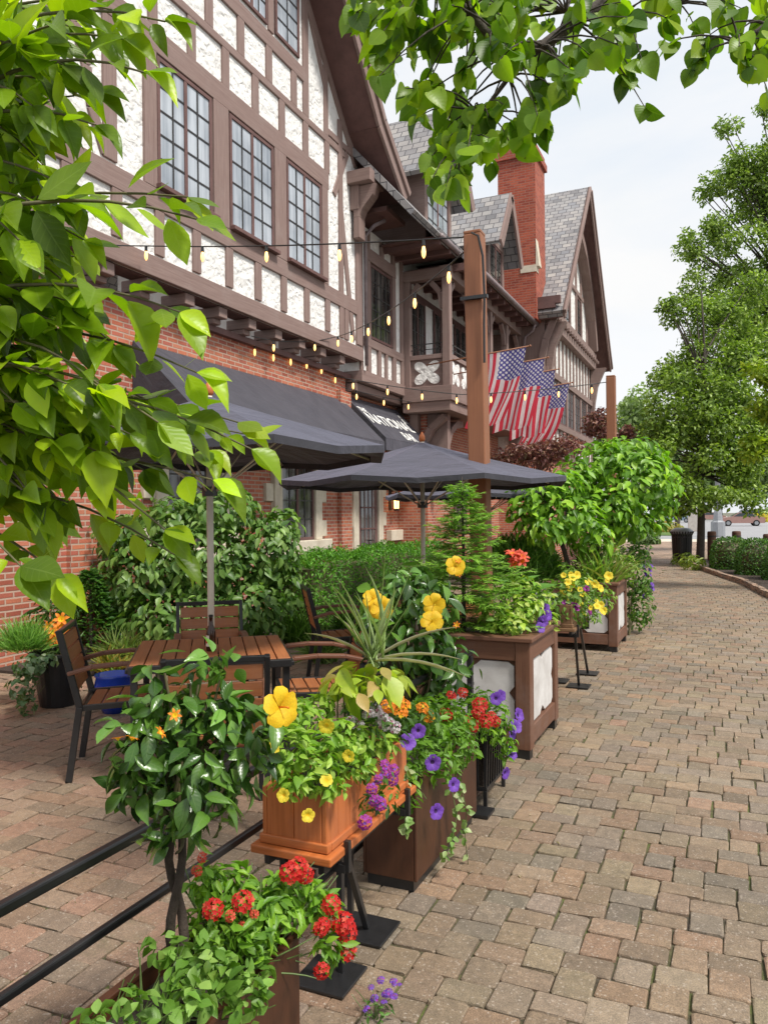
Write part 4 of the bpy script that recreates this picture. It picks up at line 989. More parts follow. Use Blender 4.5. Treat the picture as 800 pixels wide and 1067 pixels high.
# ================================================================ cedar box on its stand
def flower_box(x0,x1,y0,y1,z0,z1,mat,label,plates,lipw=.03):
    t=thing('flower_box',label,'flower box',((x0+x1)/2,(y0+y1)/2,z0)); w=.018
    b=MB(); nb=3
    for (a0,a1,c0,c1) in ((x1-w,x1,y0,y1),(x0,x0+w,y0,y1),(x0+w,x1-w,y0,y0+w),(x0+w,x1-w,y1-w,y1)):
        L_=max(a1-a0,c1-c0); k=max(2,int(L_/.085))
        for i in range(k):   # upright boards
            if a1-a0>c1-c0: b.hexa((a0+(a1-a0)*i/k+.001,c0,z0),((a1-a0)/k-.002,0,0),(0,c1-c0,0),(0,0,z1-z0))
            else: b.hexa((a0,c0+(c1-c0)*i/k+.001,z0),(a1-a0,0,0),(0,(c1-c0)/k-.002,0),(0,0,z1-z0))
    b.build('side_boards',mat,t,bevel=.003)
    b=MB(); b.box(x0-lipw,x1+lipw,y0-lipw,y1+lipw,z0-.03,z0-.002); b.build('bottom_board',mat,t,bevel=.005)
    b=MB(); b.box(x0-.008,x1+.008,y0-.008,y0+.022,z0+.0,z0+.03); b.box(x1-.02,x1+.009,y0+.022,y1,z0,z0+.028); b.build('bottom_rail',mat,t,bevel=.004)
    b=MB(); b.box(x0+w,x1-w,y0+w,y1-w,z1-.06,z1-.03,grain=False); b.build('soil','soil',t)
    s=thing('flower_box_stand','black metal stand '+plates[2],'stand',((x0+x1)/2,(y0+y1)/2,0)); zt=z0-.032
    for (px,py,tx,ty) in plates[0]:
        m=MB(); m.box(px-.10,px+.10,py-.095,py+.095,0.006,.016); m.build('foot_plate','black_metal',s,bevel=.002)
        m=MB(); m.beam((px,py,.016),(tx,ty,zt-.03),.022,.022); m.build('leg','black_metal',s,bevel=.002)
    for (px,py) in plates[1]:
        m=MB(); m.beam((px,py,0.0),(px,py,zt-.03),.022,.022,(1,0,0)); m.build('leg','black_metal',s,bevel=.002)
    m=MB()
    for xx in (x0+.03,x1-.01): m.beam((xx,y0-.02,zt-.015),(xx,y1+.02,zt-.015),.022,.03)
    for yy in (y0+.08,y1-.08):
        m.beam((x0,yy,zt-.044),(x1+.03,yy,zt-.044),.022,.028); m.beam((x1+.035,yy,zt-.055),(x1+.035,yy,zt+.05),.02,.02,(1,0,0))
    m.build('cradle','black_metal',s,bevel=.002)
flower_box(-1.445,-1.2,2.19,2.87,.5,.69,'cedar','orange cedar window box on a black stand',([(-1.27,2.33,-1.25,2.08+.1),(-1.28,2.65,-1.25,2.40)],[(-1.40,2.25),(-1.24,2.36),(-1.40,2.75)],'with two square feet under the cedar box'))
flower_box(-1.5,-1.2,6.45,7.12,.64,.83,'crate_wood','weathered wooden window box on a black stand between square planters',([(-1.27,7.14,-1.25,6.85),(-1.29,7.75,-1.25,7.10),(-1.5,7.3,-1.45,6.8)],[(-1.46,6.55)],'between the two square timber planters'))
# ================================================================ square planters with pierced pale panels
def square_planter(x0,x1,y0,y1,h,label):
    t=thing('square_planter',label,'planter',((x0+x1)/2,(y0+y1)/2,0),group='square timber planters'); p=.10
    for sx in (0,1):
        for sy in (0,1):
            b=MB(); xa=x0 if sx==0 else x1-p; ya=y0 if sy==0 else y1-p; b.box(xa,xa+p,ya,ya+p,.06,h-.03); b.build('corner_post','planter_wood',t,bevel=.006)
            b=MB(); b.box(xa+.01,xa+p-.01,ya+.01,ya+p-.01,0,.06); b.build('foot','black_metal',t)
    zb0,zb1,zt0,zt1=.08,.20,h-.155,h-.03
    for fac,u0,u1 in ((Fac('x',x1),y0,y1),(Fac('y',y0),x0,x1)):
        b=MB(); fac.box(b,u0+p,u1-p,zb0,zb1,-.05,-.006); fac.box(b,u0+p,u1-p,zt0,zt1,-.05,-.006); fac.box(b,u0+p,u1-p,zb1,zt0,-.06,-.04)
        q=b.build('panel_frame','planter_wood',t,bevel=.004)
        # pale board: bulged outline nipped in the middle of every side
        a0,a1,c0,c1=u0+p+.012,u1-p-.012,zb1+.012,zt0-.012; cu,cz=(a0+a1)/2,(c0+c1)/2; P=[]
        def nip(s0,s1,n): return [(s0+(s1-s0)*q,q) for q in [.07+.86*i/n for i in range(n+1)]]
        D=.045
        prof=lambda f: D*max(0,1-abs(f-.5)/.10)**.7
        for u,f in nip(a0,a1,40): P.append((u,c0+prof(f)))
        for z,f in nip(c0,c1,40): P.append((a1-prof(f)*.8,z))
        for u,f in nip(a1,a0,40): P.append((u,c1-prof(f)))
        for z,f in nip(c1,c0,40): P.append((a0+prof(f)*.8,z))
        g=MB(); fac.prism(g,P,-.04,-.022); g.build('pale_panel','white_panel',q)
    b=MB(); b.box(x0+.03,x0+.05,y0+p,y1-p,.08,h-.03); b.box(x0+p,x1-p,y1-.05,y1-.03,.08,h-.03); b.build('back_boards','planter_wood',t)
    b=MB(); w=.13
    b.box(x0-.02,x1+.02,y0-.02,y0+w,h-.03,h); b.box(x0-.02,x1+.02,y1-w,y1+.02,h-.03,h); b.box(x0-.02,x0+w,y0+w,y1-w,h-.03,h-.0005); b.box(x1-w,x1+.02,y0+w,y1-w,h-.03,h-.0005); b.build('cap_rim','planter_wood',t,bevel=.006)
    b=MB(); b.box(x0+.06,x1-.06,y0+.06,y1-.06,h-.14,h-.06,grain=False); b.build('soil','soil',t)
square_planter(-1.98,-1.18,4.9,5.78,.79,'square timber planter with pale panels below the feathery conifer')
square_planter(-1.97,-1.17,9.05,9.95,.79,'square timber planter with pale panels below the hydrangea trees')
# ================================================================ barred basket
bk=thing('basket_planter','black barred metal basket of red flowers before the square planter','planter',(-1.33,4.2,0))
m=MB(); x0,x1,y0,y1,z0,z1=-1.44,-1.22,4.02,4.38,.10,.40
for i in range(9): y=y0+(y1-y0)*i/8; m.beam((x1,y,z0),(x1+.01,y,z1),.012,.012,(1,0,0)); m.beam((x0,y,z0),(x0-.01,y,z1),.012,.012,(1,0,0))
for i in range(6): x=x0+(x1-x0)*i/5; m.beam((x,y0,z0),(x,y0-.01,z1),.012,.012,(1,0,0)); m.beam((x,y1,z0),(x,y1+.01,z1),.012,.012,(1,0,0))
m.build('bars','black_metal',bk)
m=MB()
for z in (z0,z1):
    m=MB(); m.beam((x0,y0,z),(x1,y0,z),.018,.018); m.beam((x0,y1,z),(x1,y1,z),.018,.018); m.beam((x0,y0,z),(x0,y1,z),.018,.018); m.beam((x1,y0,z),(x1,y1,z),.018,.018); m.build('hoop','black_metal',bk)
m=MB(); m.box(x0+.015,x1-.015,y0+.015,y1-.015,z0+.01,z1-.03,grain=False); m.build('liner','soil',bk)
for x,y in ((x0,y0),(x1,y0),(x0,y1),(x1,y1)): m=MB(); m.beam((x,y,0),(x,y,z0-.009),.02,.02,(1,0,0)); m.build('leg','black_metal',bk)
m=MB(); m.box(-1.5,-1.16,3.86,3.99,.006,.02); m.build('foot_plate','black_metal',bk)
# ================================================================ railing
rl=thing('terrace_railing','black metal railing with round-edged rails along the terrace edge','railing',(-1.52,2.2,0))
for z,r in ((.71,.029),(.505,.024),(.12,.022)): m=MB(); m.beam((-1.52,.2,z),(-1.52,4.75,z),r,r); m.build('rail','black_metal',rl,bevel=.006)
for y in (.3,2.95,4.7): m=MB(); m.beam((-1.52,y,0),(-1.52,y,.69),.036,.036,(1,0,0)); m.build('post','black_metal',rl,bevel=.005)
# ================================================================ pots on the left
p=Vector((-5.25,4.85,0)); pt=thing('flower_pot','large black pot with ivy and orange lilies by the wall','pot',p)
m=MB(); m.lathe([(.15,0),(.215,.42),(.235,.43),(.235,.46),(.205,.46),(.2,.4)],p,28); m.build('pot','pot_black',pt,smooth=False,bevel=.004); m=MB(); m.lathe([(.198,.385),(.198,.40)],p,20); m.build('soil','soil',pt)
p=Vector((-4.62,4.85,0)); pt=thing('flower_pot','bright blue glazed pot behind the side-on armchair','pot',p)
m=MB(); m.lathe([(.10,0),(.15,.1),(.165,.22),(.15,.29),(.165,.31),(.145,.31),(.14,.27)],p,26); m.build('pot','blue_glaze',pt,smooth=True); m=MB(); m.lathe([(.138,.25),(.138,.26)],p,18); m.build('soil','soil',pt)
p=Vector(gp(128,672))+Vector((0,0,.03)); eb=thing('outlet_post','small white weatherproof outlet box on a stake in the bed','outlet box',p)
m=MB(); m.box(p.x-.02,p.x+.02,p.y-.02,p.y+.02,p.z-.05,p.z+.12); m.build('stake','steel_grey',eb); m=MB(); m.box(p.x-.055,p.x+.055,p.y-.04,p.y+.04,p.z+.12,p.z+.28); m.build('box','white_paint',eb,bevel=.012); m=MB(); m.box(p.x-.04,p.x+.04,p.y-.055,p.y-.04,p.z+.14,p.z+.26); m.build('cover','white_panel',eb,bevel=.006)
# ================================================================ litter bin, bollards, lamp, sign, cars
p=Vector((-1.35,25.6,0)); lb=thing('litter_bin','dark slatted litter bin at the end of the planted bed','litter bin',p)
m=MB()
for k in range(26):
    t=2*PI*k/26; c,s_=math.cos(t),math.sin(t); m.beam((p.x+.27*c,p.y+.27*s_,.08),(p.x+.30*c,p.y+.30*s_,.86),.04,.012,(c,s_,0))
    m.beam((p.x+.30*c,p.y+.30*s_,.86),(p.x+.36*c,p.y+.36*s_,.98),.04,.012,(c,s_,0))
m.build('slats','dark_iron',lb)
m=MB(); m.lathe([(.25,.05),(.27,.8),(.25,.8)],p,22); m.build('liner','pot_black',lb); m=MB(); m.lathe([(.2,0),(.2,.06)],p,20); m.build('base','dark_iron',lb)
m=MB(); m.lathe([(.33,.9),(.34,.96),(.33,1.0),(.22,1.08),(.16,1.09)],p,24); m.build('lid','steel_grey',lb,smooth=True)
for k,(x,y,lab) in enumerate(((-.5,25.9,'brown timber bollard right behind the slim tree trunk'),(.2,26.2,'brown timber bollard above the gap between clipped bushes'),(.95,23.0,'brown timber bollard at the right edge of the photo'))):
    bo=thing('bollard',lab,'bollard',(x,y,0),group='timber bollards by the road'); m=MB(); m.lathe([(.13,0),(.13,.93),(.115,.97),(.0,.98)],(x,y,.0),18); m.build('post','bollard_wood',bo); m=MB(); m.lathe([(.134,.80),(.134,.84)],(x,y,0),18); m.build('band','dark_iron',bo)
p=gp(748,559); p=Vector((p.x,p.y,0)); sl=thing('street_lamp','grey street lamp post with flared base across the road','street lamp',p)
m=MB(); m.lathe([(.42,0),(.42,.9),(.28,1.0),(.24,1.5),(.2,1.7)],p,8); m.build('base','steel_grey',sl); m=MB(); m.tube([p+Vector((0,0,1.6)),p+Vector((0,0,8.5))],[.17,.1],12); m.build('pole','steel_grey',sl,smooth=True); m=MB(); m.lathe([(.1,8.5),(.4,8.7),(.45,9.4),(.15,9.8)],p,10); m.build('lamp_head','lamp_clear',sl)
p=Vector((-2.2,47.0,0)); p=at(723,545,40); p.z=0; sg=thing('sign_board','plain pale sign board on a post behind the litter bin','sign',p)
m=MB(); m.beam(p+Vector((.35,0,0)),p+Vector((.35,0,2.7)),.09,.09,(1,0,0)); m.build('post','dark_iron',sg); m=MB(); m.box(p.x-.3,p.x+.28,p.y-.03,p.y+.03,.55,1.75); m.build('board','white_panel',sg,bevel=.02)
def car(p,rz,body,label,L_=4.4,H=1.48,van=False):
    t=thing('parked_car',label,'car',p,rz,group='cars beyond the road')
    w=.88
    if van: prof=[(-2.2,.35),(-2.25,1.0),(-2.1,1.9),(.7,1.95),(1.35,1.15),(2.15,.98),(2.25,.6),(2.2,.35)]
    else: prof=[(-2.15,.32),(-2.22,.75),(-2.05,.95),(-1.5,1.0),(-.95,1.42),(.35,1.46),(1.05,1.02),(1.95,.86),(2.18,.62),(2.15,.32)]
    b=MB(); b.prism([(x,-w,z) for x,z in prof],(0,2*w,0)); b.build('body',body,t,bevel=.09,world=False)
    g=MB()
    gl=[(-1.9,1.1),(-1.85,1.75),(.62,1.8),(1.12,1.2)] if van else [(-1.32,1.02),(-.88,1.36),(.3,1.39),(.86,1.04)]
    for s_ in (-1,1): g.prism([(x,s_*(w+.002),z) for x,z in gl],(0,s_*.01,0))
    g.build('side_window','car_glass',t,world=False)
    ws=MB(); a,c=((.74,1.88),(1.31,1.2)) if van else ((.42,1.42),(1.02,1.05)); n=Vector((c[1]-a[1],0,-(c[0]-a[0]))).normalized()*-.012
    ws.hexa((a[0],-.72,a[1]),(0,1.44,0),(c[0]-a[0],0,c[1]-a[1]),n); ws.build('windscreen','car_glass',t,world=False)
    for x in (-1.35,1.4):
        for s_ in (-1,1):
            wl=MB(); wl.tube([(x,s_*(w-.14),.33),(x,s_*(w+.03),.33)],.33,20); wo=wl.build('wheel','tyre',t,world=False); r=MB(); r.tube([(x,s_*(w+.028),.33),(x,s_*(w+.042),.33)],.2,14); r.build('rim','steel_grey',wo,world=False)
    for s_ in (-1,1):
        h=MB(); h.box(2.08,2.235,s_*.62-.16,s_*.62+.16,.64,.78); h.build('headlight','lamp_clear',t,bevel=.02,world=False); h=MB(); h.box(-2.25,-2.12,s_*.66-.12,s_*.66+.12,.72,.86); h.build('tail_light','lamp_red',t,bevel=.02,world=False)
q=gp(770,545); car((q.x,q.y-20,-.03),math.radians(187),'car_red','dusty red car crossing behind the right-hand tree')
q=at(768,536,118); car((q.x+1.5,q.y,-.03),math.radians(200),'car_white','white van beyond the red car',van=True)
q=at(706,536,112); car((q.x,q.y,-.03),math.radians(170),'car_blue','pale blue car seen beyond the litter bin')
q=at(741,536,125); car((q.x,q.y,-.03),math.radians(10),'car_red','reddish car seen just right of the slim tree trunk')
# ================================================================ plants
G_DARK=[(.018,.045,.010),(.035,.085,.015),(.055,.12,.02)]
G_MID=[(.035,.085,.014),(.065,.16,.022),(.10,.22,.03)]
G_BRIGHT=[(.08,.19,.018),(.15,.32,.025),(.24,.43,.035)]
G_LIME=[(.18,.34,.02),(.30,.48,.03),(.42,.58,.06)]
def pc(x,y,d,rx,ry,rd=None):
    p=at(x,y,d); k=d/800; a=rx*k; c=ry*k; return (p.x,p.y,p.z,a,(rd if rd else a),c)
def plant(name,label,cat,base,group=None): return thing(name,label,cat,tuple(base),0,group)
def bush(t,cl,n,L_,ratio,cols,mat='leaf',T=T_MID,upb=.5,out=.8,rand=.4,shell=.45,name='foliage',lv=.25,half=False,droop=0.):
    P,A,Nn=clump_leaves(cl,n,upb,out,rand,shell,half)
    if droop: A=nrm(A-UP*droop)
    ln=L_*(1+RNG.normal(0,lv,n)).clip(.5,1.6)
    return leaves(name,t,mat,P,A,Nn,ln,ln*ratio*RNG.uniform(.85,1.15,n),colmix(cols,n),T,RNG.uniform(.3,1.6,n))
def stems(t,base,tips,r0,r1,mat='green_stem',name='stems',n=6,bend=.05):
    m=MB()
    if callable(base):
        bs_=sorted([base(q) for q in tips],key=lambda p:p.y); m.tube([bs_[0],bs_[len(bs_)//2],bs_[-1]],r0*1.5,5)
    for q in tips: m.tube(curve3(base if not callable(base) else base(q),q,Vector(rdir(1)[0])*bend,6),tapered(range(6),r0,r1),n,cap=False)
    return m.build(name,mat,t,smooth=True)
# ---------- near tree on the left: big opposite leaves on arching twigs
tb0=at(-260,600,1.45); tb0.z=0
dw=plant('broadleaf_tree','near tree with big glossy bright green leaves filling the upper left','tree',tb0)
trk=[tb0+Vector((0,0,-.02)),tb0+Vector((.02,.02,.6)),tb0+Vector((-.02,.03,1.3)),tb0+Vector((.03,.0,2.0)),tb0+Vector((0,.04,2.9))]
m=MB(); m.tube(trk,[.055,.05,.043,.034,.02],12); m.build('trunk','bark',dw,smooth=True)
tips=[(172,22,1.2),(150,75,1.12),(128,40,1.25),(118,10,1.3),(205,228,1.1),(196,205,1.22),(188,325,1.12),(205,388,1.15),(262,468,1.15),(248,440,1.22),(255,452,1.35),(222,500,1.15),(172,552,1.15),(182,578,1.25),(105,585,1.1),(62,600,1.2),(22,590,1.12),(100,130,1.15),(96,95,1.25),(62,190,1.2),(88,250,1.2),(120,360,1.2),(92,430,1.3),(92,500,1.3),(44,540,1.25),(34,110,1.15),(36,340,1.2),(56,460,1.15),(150,490,1.25),(132,530,1.25),(20,250,1.1),(16,420,1.15),(70,20,1.15),(40,40,1.3),(110,560,1.35),(70,400,1.1),(30,200,1.3),(50,300,1.35),(80,540,1.2),(20,500,1.3),(6,320,1.3),(10,150,1.35),(165,440,1.1),(60,60,1.35),(100,470,1.15),(120,505,1.18),(150,520,1.3),(185,430,1.2),(215,470,1.28),(60,520,1.35),(30,455,1.35)]
tips=[q for q in tips if q[1]<505 or q[0]<70 or RNG.random()<.5]+[(RNG.uniform(-10,75),RNG.uniform(400,575),RNG.uniform(1.15,1.5)) for _ in range(20)]+[(RNG.uniform(-10,90),RNG.uniform(0,480),RNG.uniform(1.15,1.6)) for _ in range(60)]+[(RNG.uniform(80,205),RNG.uniform(400,490),RNG.uniform(1.1,1.5)) for _ in range(7)]
m=MB(); LP=[];LA=[];LN=[];LL=[];WD=[];young=[]
for (x,y,d) in tips:
    tip=at(x,y,d); sx=RNG.uniform(-170,-90); sy=y*.75+90+RNG.normal(0,35); st=at(sx,sy,d+RNG.uniform(.05,.3)); pts=curve3(st,tip,(0,0,RNG.uniform(.02,.09)),9)
    m.tube(pts,tapered(pts,.0048,.0014),6,cap=False)
    j=min(trk[1:],key=lambda q:(q-st).length); m.tube(curve3(j,st,(0,0,.05),5),tapered(range(5),.014,.0065),6,cap=False)
    L_=sum((b-a).length for a,b in zip(pts[:-1],pts[1:])); s_=L_*.30; k=0
    while s_<L_*.985:
        q=s_/L_*8; i=min(int(q),7); p=pts[i].lerp(pts[i+1],q-i); td=(pts[i+1]-pts[i]).normalized(); side=td.cross(Vector((0,0,1))).normalized(); k+=1
        if k%2: side=(side*.4+Vector((0,0,1))*.9).normalized()
        for sg in (1,-1):
            if RNG.random()<.12: continue
            a=(td*.75+side*sg*.85+Vector((0,0,-.35))+Vector(rdir(1)[0])*.3).normalized()
            nn=Vector((0,0,.75))+Vector((.25,-.55,.1))+Vector(rdir(1)[0])*.45
            LP.append(p+a*.012);LA.append(a);LN.append(nn); LL.append(RNG.uniform(.05,.10)*(.75 if s_>L_*.85 else 1)*(.85 if y>400 else 1)); young.append(s_/L_)
        s_+=RNG.uniform(.045,.065)
    for a in (td,(td+Vector(rdir(1)[0])*.6)): LP.append(tip);LA.append(a+Vector((0,0,-.2)));LN.append(Vector((.2,-.5,.8))+Vector(rdir(1)[0])*.3);LL.append(RNG.uniform(.05,.085)); young.append(1.)
m.build('branches','twig',dw,smooth=True)
n=len(LP); LL=np.array(LL); cc=colmix([(.08,.15,.008),(.16,.27,.010),(.27,.41,.012),(.40,.54,.015)],n,.2)
leaves('foliage',dw,'leaf_big',np.array(LP),np.array(LA),np.array(LN),LL,LL*RNG.uniform(.5,.62,n),cc,T_BIG,RNG.uniform(-.3,2.2,n))
print('dogwood leaves',n)
# ---------- linden overhead
lb0=Vector((3.35,2.3,0))
ld=plant('linden_tree','tree with round heart-shaped leaves hanging along the top edge','tree',lb0)
m=MB(); m.tube([lb0+Vector((0,0,-.02)),lb0+Vector((0,0,.12)),lb0+Vector((.02,0,1.5)),lb0+Vector((-.05,.05,3.0)),lb0+Vector((0,.1,4.4)),lb0+Vector((.1,.1,5.6))],[.15,.115,.095,.08,.05,.02],14); m.build('trunk','bark',ld,smooth=True)
l_a=lb0+Vector((-.05,.05,3.0)); l_b=at(930,-120,2.6)
limb=[l_a,l_a.lerp(l_b,.2)+Vector((0,0,.32)),l_a.lerp(l_b,.45)+Vector((.03,.05,.45)),l_a.lerp(l_b,.75)+Vector((-.02,.04,.28)),l_b,at(760,-60,2.5),at(640,-5,2.4),at(600,22,2.35),at(566,47,2.3),at(535,53,2.3),at(512,40,2.3),at(490,12,2.3),at(455,-14,2.3)]
limb2=[at(760,-60,2.5),at(700,5,2.55),at(640,22,2.6),at(590,12,2.6)]; limb3=[at(930,-120,2.6),at(860,-20,2.4),at(800,25,2.3),at(770,45,2.3)]
limb4=[at(566,47,2.3),at(530,80,2.35),at(500,120,2.4),at(480,160,2.4)]
m=MB(); m.tube(limb,tapered(limb,.032,.009),9); m.tube(limb2,tapered(limb2,.02,.007),7); m.tube(limb3,tapered(limb3,.02,.006),7); m.tube(limb4,tapered(limb4,.010,.004),7)
poly=[(352,-30),(362,12),(392,62),(398,95),(425,125),(440,150),(447,190),(468,218),(490,200),(512,178),(545,172),(560,150),(578,120),(590,95),(610,88),(622,62),(650,48),(700,40),(745,52),(790,62),(840,70),(840,-30)]
tg=[]
while len(tg)<175:
    x=RNG.uniform(350,840); y=RNG.uniform(-30,222)
    if in_poly(x,y,poly) and (x<600 or RNG.random()<.75): tg.append((x,y,RNG.uniform(2.05,2.75)))
tg+=[(672,112,2.3),(660,75,2.3),(668,60,2.3),(720,72,2.3),(728,50,2.3),(762,42,2.3),(778,70,2.2),(770,48,2.2),(800,95,2.2),(790,52,2.3),(690,48,2.3),(648,36,2.4)]
tg+=[(RNG.uniform(850,1080),RNG.uniform(-260,20),RNG.uniform(2.1,3.)) for _ in range(45)]+[tuple(())]*0
anc=limb[2:]+limb2+limb3[1:]+limb4[1:]; LP=[];LA=[];LN=[];LL=[]
for (x,y,d) in tg:
    p=at(x,y,d); a=min(anc,key=lambda q:(q-p).length+(.25 if q.z<p.z else 0)+RNG.random()*.12); pts=curve3(a,p,(0,0,.03),5); m.tube(pts,tapered(pts,.0042,.0014),5,cap=False)
    for k in range(5 if y>60 or x<560 else 4):
        q=pts[-1].lerp(pts[-2],RNG.random()*1.2) if k else pts[-1]; ax=Vector((0,0,-.7))+Vector(rdir(1)[0])*.7+(pts[-1]-pts[-2]).normalized()*.4
        LP.append(q);LA.append(ax);LN.append(Vector((.1,-.55,.25))+Vector(rdir(1)[0])*.75);LL.append(RNG.uniform(.038,.085))
m.build('branches','bark',ld,smooth=True)
n=len(LP); LL=np.array(LL)
leaves('foliage',ld,'leaf_linden',np.array(LP),np.array(LA),np.array(LN),LL,LL*RNG.uniform(.78,.92,n),colmix([(.06,.14,.012),(.12,.23,.014),(.20,.34,.018),(.30,.44,.025)],n,.16),T_CORD,RNG.uniform(-.3,2.,n))
# ---------- hibiscus standard in the front trough
hb=plant('hibiscus_tree','dark glossy hibiscus tree on a twisted stem with one big yellow bloom','small tree',(-1.27,1.51,.33))
m=MB(); tw=[]
for ph in (0,PI):
    pts=[Vector((-1.27+.017*math.cos(ph+i*.75)+.010*math.sin(i*.5),1.51+.017*math.sin(ph+i*.75)+.004*i,.33+.045*i)) for i in range(12)]; m.tube(pts,tapered(pts,.015,.010),9)
m.build('trunk','bark_brown',hb,smooth=True)
hc=at(195,785,1.92)
cl=[pc(x,y,d,a,b_) for x,y,d,a,b_ in ((203,785,1.92,62,50),(158,778,1.9,44,34),(258,778,1.95,34,42),(190,738,1.95,50,26),(230,738,1.95,35,22),(155,742,1.92,30,20),(205,830,1.9,55,36),(140,815,1.88,26,26),(180,868,1.9,26,18),(215,700,1.95,20,12),(160,698,1.93,12,12))]
tp=[Vector(c[:3])+Vector(rdir(1)[0])*.05 for c in cl for _ in range(3)]
stems(hb,Vector((-1.27,1.55,.82)),tp,.007,.003,'twig','branches',6,.02)
bush(hb,cl,560,.060,.48,[(.02,.055,.01),(.04,.105,.016),(.07,.16,.022),(.12,.25,.035)],'leaf_gloss',T_BIG,.5,.6,.75,.2,droop=.3)
nb=bush(hb,[pc(212,684,1.95,24,8),pc(160,690,1.93,10,10),pc(130,755,1.9,18,10),pc(240,700,1.95,18,8),pc(235,745,1.95,40,16)],46,.06,.5,[(.08,.2,.025),(.16,.33,.05)],'leaf_gloss',T_BIG,.6,.5,.6,.2,'young_leaves')
yh=blossom_mesh('hibiscus_bloom',['petal_yellow','petal_orange'],'petals',.062)
blossoms(hb,yh,[at(291,737,1.84)],(.85,-.35,.1),.1,(.78,.78))
lily_small=blossom_mesh('faded_bloom',['petal_orange','petal_yellow'],'lily',.022)
blossoms(hb,lily_small,[at(137,772,1.83),at(123,772,1.83),at(165,765,1.8),at(182,746,1.82)],(.3,-.5,.8),.9,(.5,.8))
# ---------- red lantana spilling from the trough
lt=plant('red_verbena','bushy green verbena with scarlet flower heads spilling over the front trough','flowers',(-1.22,1.75,.36))
cl=[pc(x,y,d,a,b_) for x,y,d,a,b_ in ((275,945,2.1,38,28),(240,925,2.15,32,24),(305,925,2.15,26,22),(330,940,2.2,22,20),(225,965,2.05,30,22),(262,975,2.0,30,18),(345,985,2.15,15,18),(215,920,2.1,20,20))]
stems(lt,Vector((-1.24,1.72,.36)),[Vector(c[:3])+Vector(rdir(1)[0])*.09 for c in cl for _ in range(5)],.004,.0015,'green_stem','stems',5,.03)
bush(lt,cl,1050,.040,.42,G_BRIGHT,'leaf',T_MID,.6,.6,.6,.15)
rd=blossom_mesh('verbena_head',['petal_red','petal_coral'],'cluster',.026)
blossoms(lt,rd,[at(x,y,d) for x,y,d in ((310,905,2.1),(302,910,2.08),(318,912,2.1),(345,943,2.14),(357,962,2.14),(337,964,2.12),(361,970,2.16),(335,1012,2.05),(334,968,2.1),(361,991,2.15),(253,940,2.0),(222,948,1.98))],(.5,-.7,.5),.3,(.7,1.1))
bd=blossom_mesh('verbena_bud',['petal_coral','petal_red'],'cluster',.012); blossoms(lt,bd,[at(*q) for q in ((205,908,2.0),(211,894,2.05),(217,950,2.),(240,955,1.98),(265,953,2.),(252,965,2.))],(.4,-.7,.6),.4)
tv=plant('trailing_vine','light green round-leaved trailing plants at the bottom left trough','flowers',(-1.27,1.2,.36))
cl=[pc(x,y,d,a,b_) for x,y,d,a,b_ in ((205,1000,1.85,28,24),(190,1040,1.7,30,24),(235,1020,1.85,26,26),(262,1040,1.8,18,24),(140,1050,1.6,20,18),(170,985,1.85,16,14),(95,1062,1.55,18,10),(268,1010,1.95,14,18))]
stems(tv,lambda q:Vector((-1.27,q.y-.02,.36)),[Vector(c[:3])+Vector(rdir(1)[0])*.06 for c in cl for _ in range(5)],.0028,.0012,'green_stem','stems',5,.02)
bush(tv,cl,400,.036,.62,[(.08,.18,.025),(.15,.30,.04),(.26,.42,.10)],'leaf',T_MID,.5,.6,.7,.15)
# sprig in the paving
q=gp(390,1062); sp_=plant('purple_sprig','small purple flowered sprig growing low on the paving','flowers',q)
stems(sp_,q,[q+Vector((RNG.uniform(-.07,.07),RNG.uniform(-.05,.09),RNG.uniform(.04,.09))) for _ in range(9)],.002,.001,'green_stem','stems',5,.01)
bush(sp_,[(q.x,q.y,.03,.06,.06,.02)],30,.025,.4,G_MID,'leaf_small',T_LOW); pf=blossom_mesh('tiny_purple_bloom',['petal_purple','petal_magenta'],'cluster',.012)
blossoms(sp_,pf,[q+Vector((RNG.uniform(-.07,.07),RNG.uniform(-.06,.08),RNG.uniform(.05,.10))) for _ in range(14)],(0,-.2,1),.4,(.6,1.1))
# ---------- cedar box planting
cb=plant('petunia_plant','bright lime green bedding plants with yellow trumpets in the cedar box','flowers',(-1.32,2.5,.66))
cl=[pc(x,y,d,a,b_) for x,y,d,a,b_ in ((300,775,2.45,26,24),(325,800,2.5,30,26),(345,770,2.6,34,22),(310,745,2.6,24,16),(370,765,2.75,28,18),(395,775,2.85,20,16),(305,815,2.42,20,14),(370,795,2.65,22,16),(345,820,2.48,16,10),(330,735,2.7,20,12),(290,800,2.42,14,16))]
stems(cb,lambda q:Vector((-1.32,min(max(q.y,2.25),2.8),.66)),[Vector(c[:3]) for c in cl for _ in range(2)],.003,.0015,'green_stem','stems',5,.03)
bush(cb,cl,1150,.036,.5,[(.10,.22,.02),(.17,.34,.03),(.27,.44,.05),(.36,.5,.1)],'leaf',T_MID,.6,.6,.6,.2)
yp=blossom_mesh('yellow_trumpet',['petal_pale_yellow','petal_yellow'],'funnel',.024)
blossoms(cb,yp,[at(x,y,d) for x,y,d in ((321,850,2.36),(340,813,2.4),(363,788,2.5),(295,829,2.34),(340,757,2.5),(284,781,2.36))],(.5,-.8,.2),.45)
wv=plant('white_verbena','white and pinkish verbena heads at the back of the cedar box','flowers',(-1.3,2.75,.66))
cl=[pc(385,755,2.85,24,14),pc(405,765,2.95,16,12),pc(372,735,2.85,18,10)]; bush(wv,cl,160,.035,.35,G_MID,'leaf',T_MID,.6,.6,.6,.2)
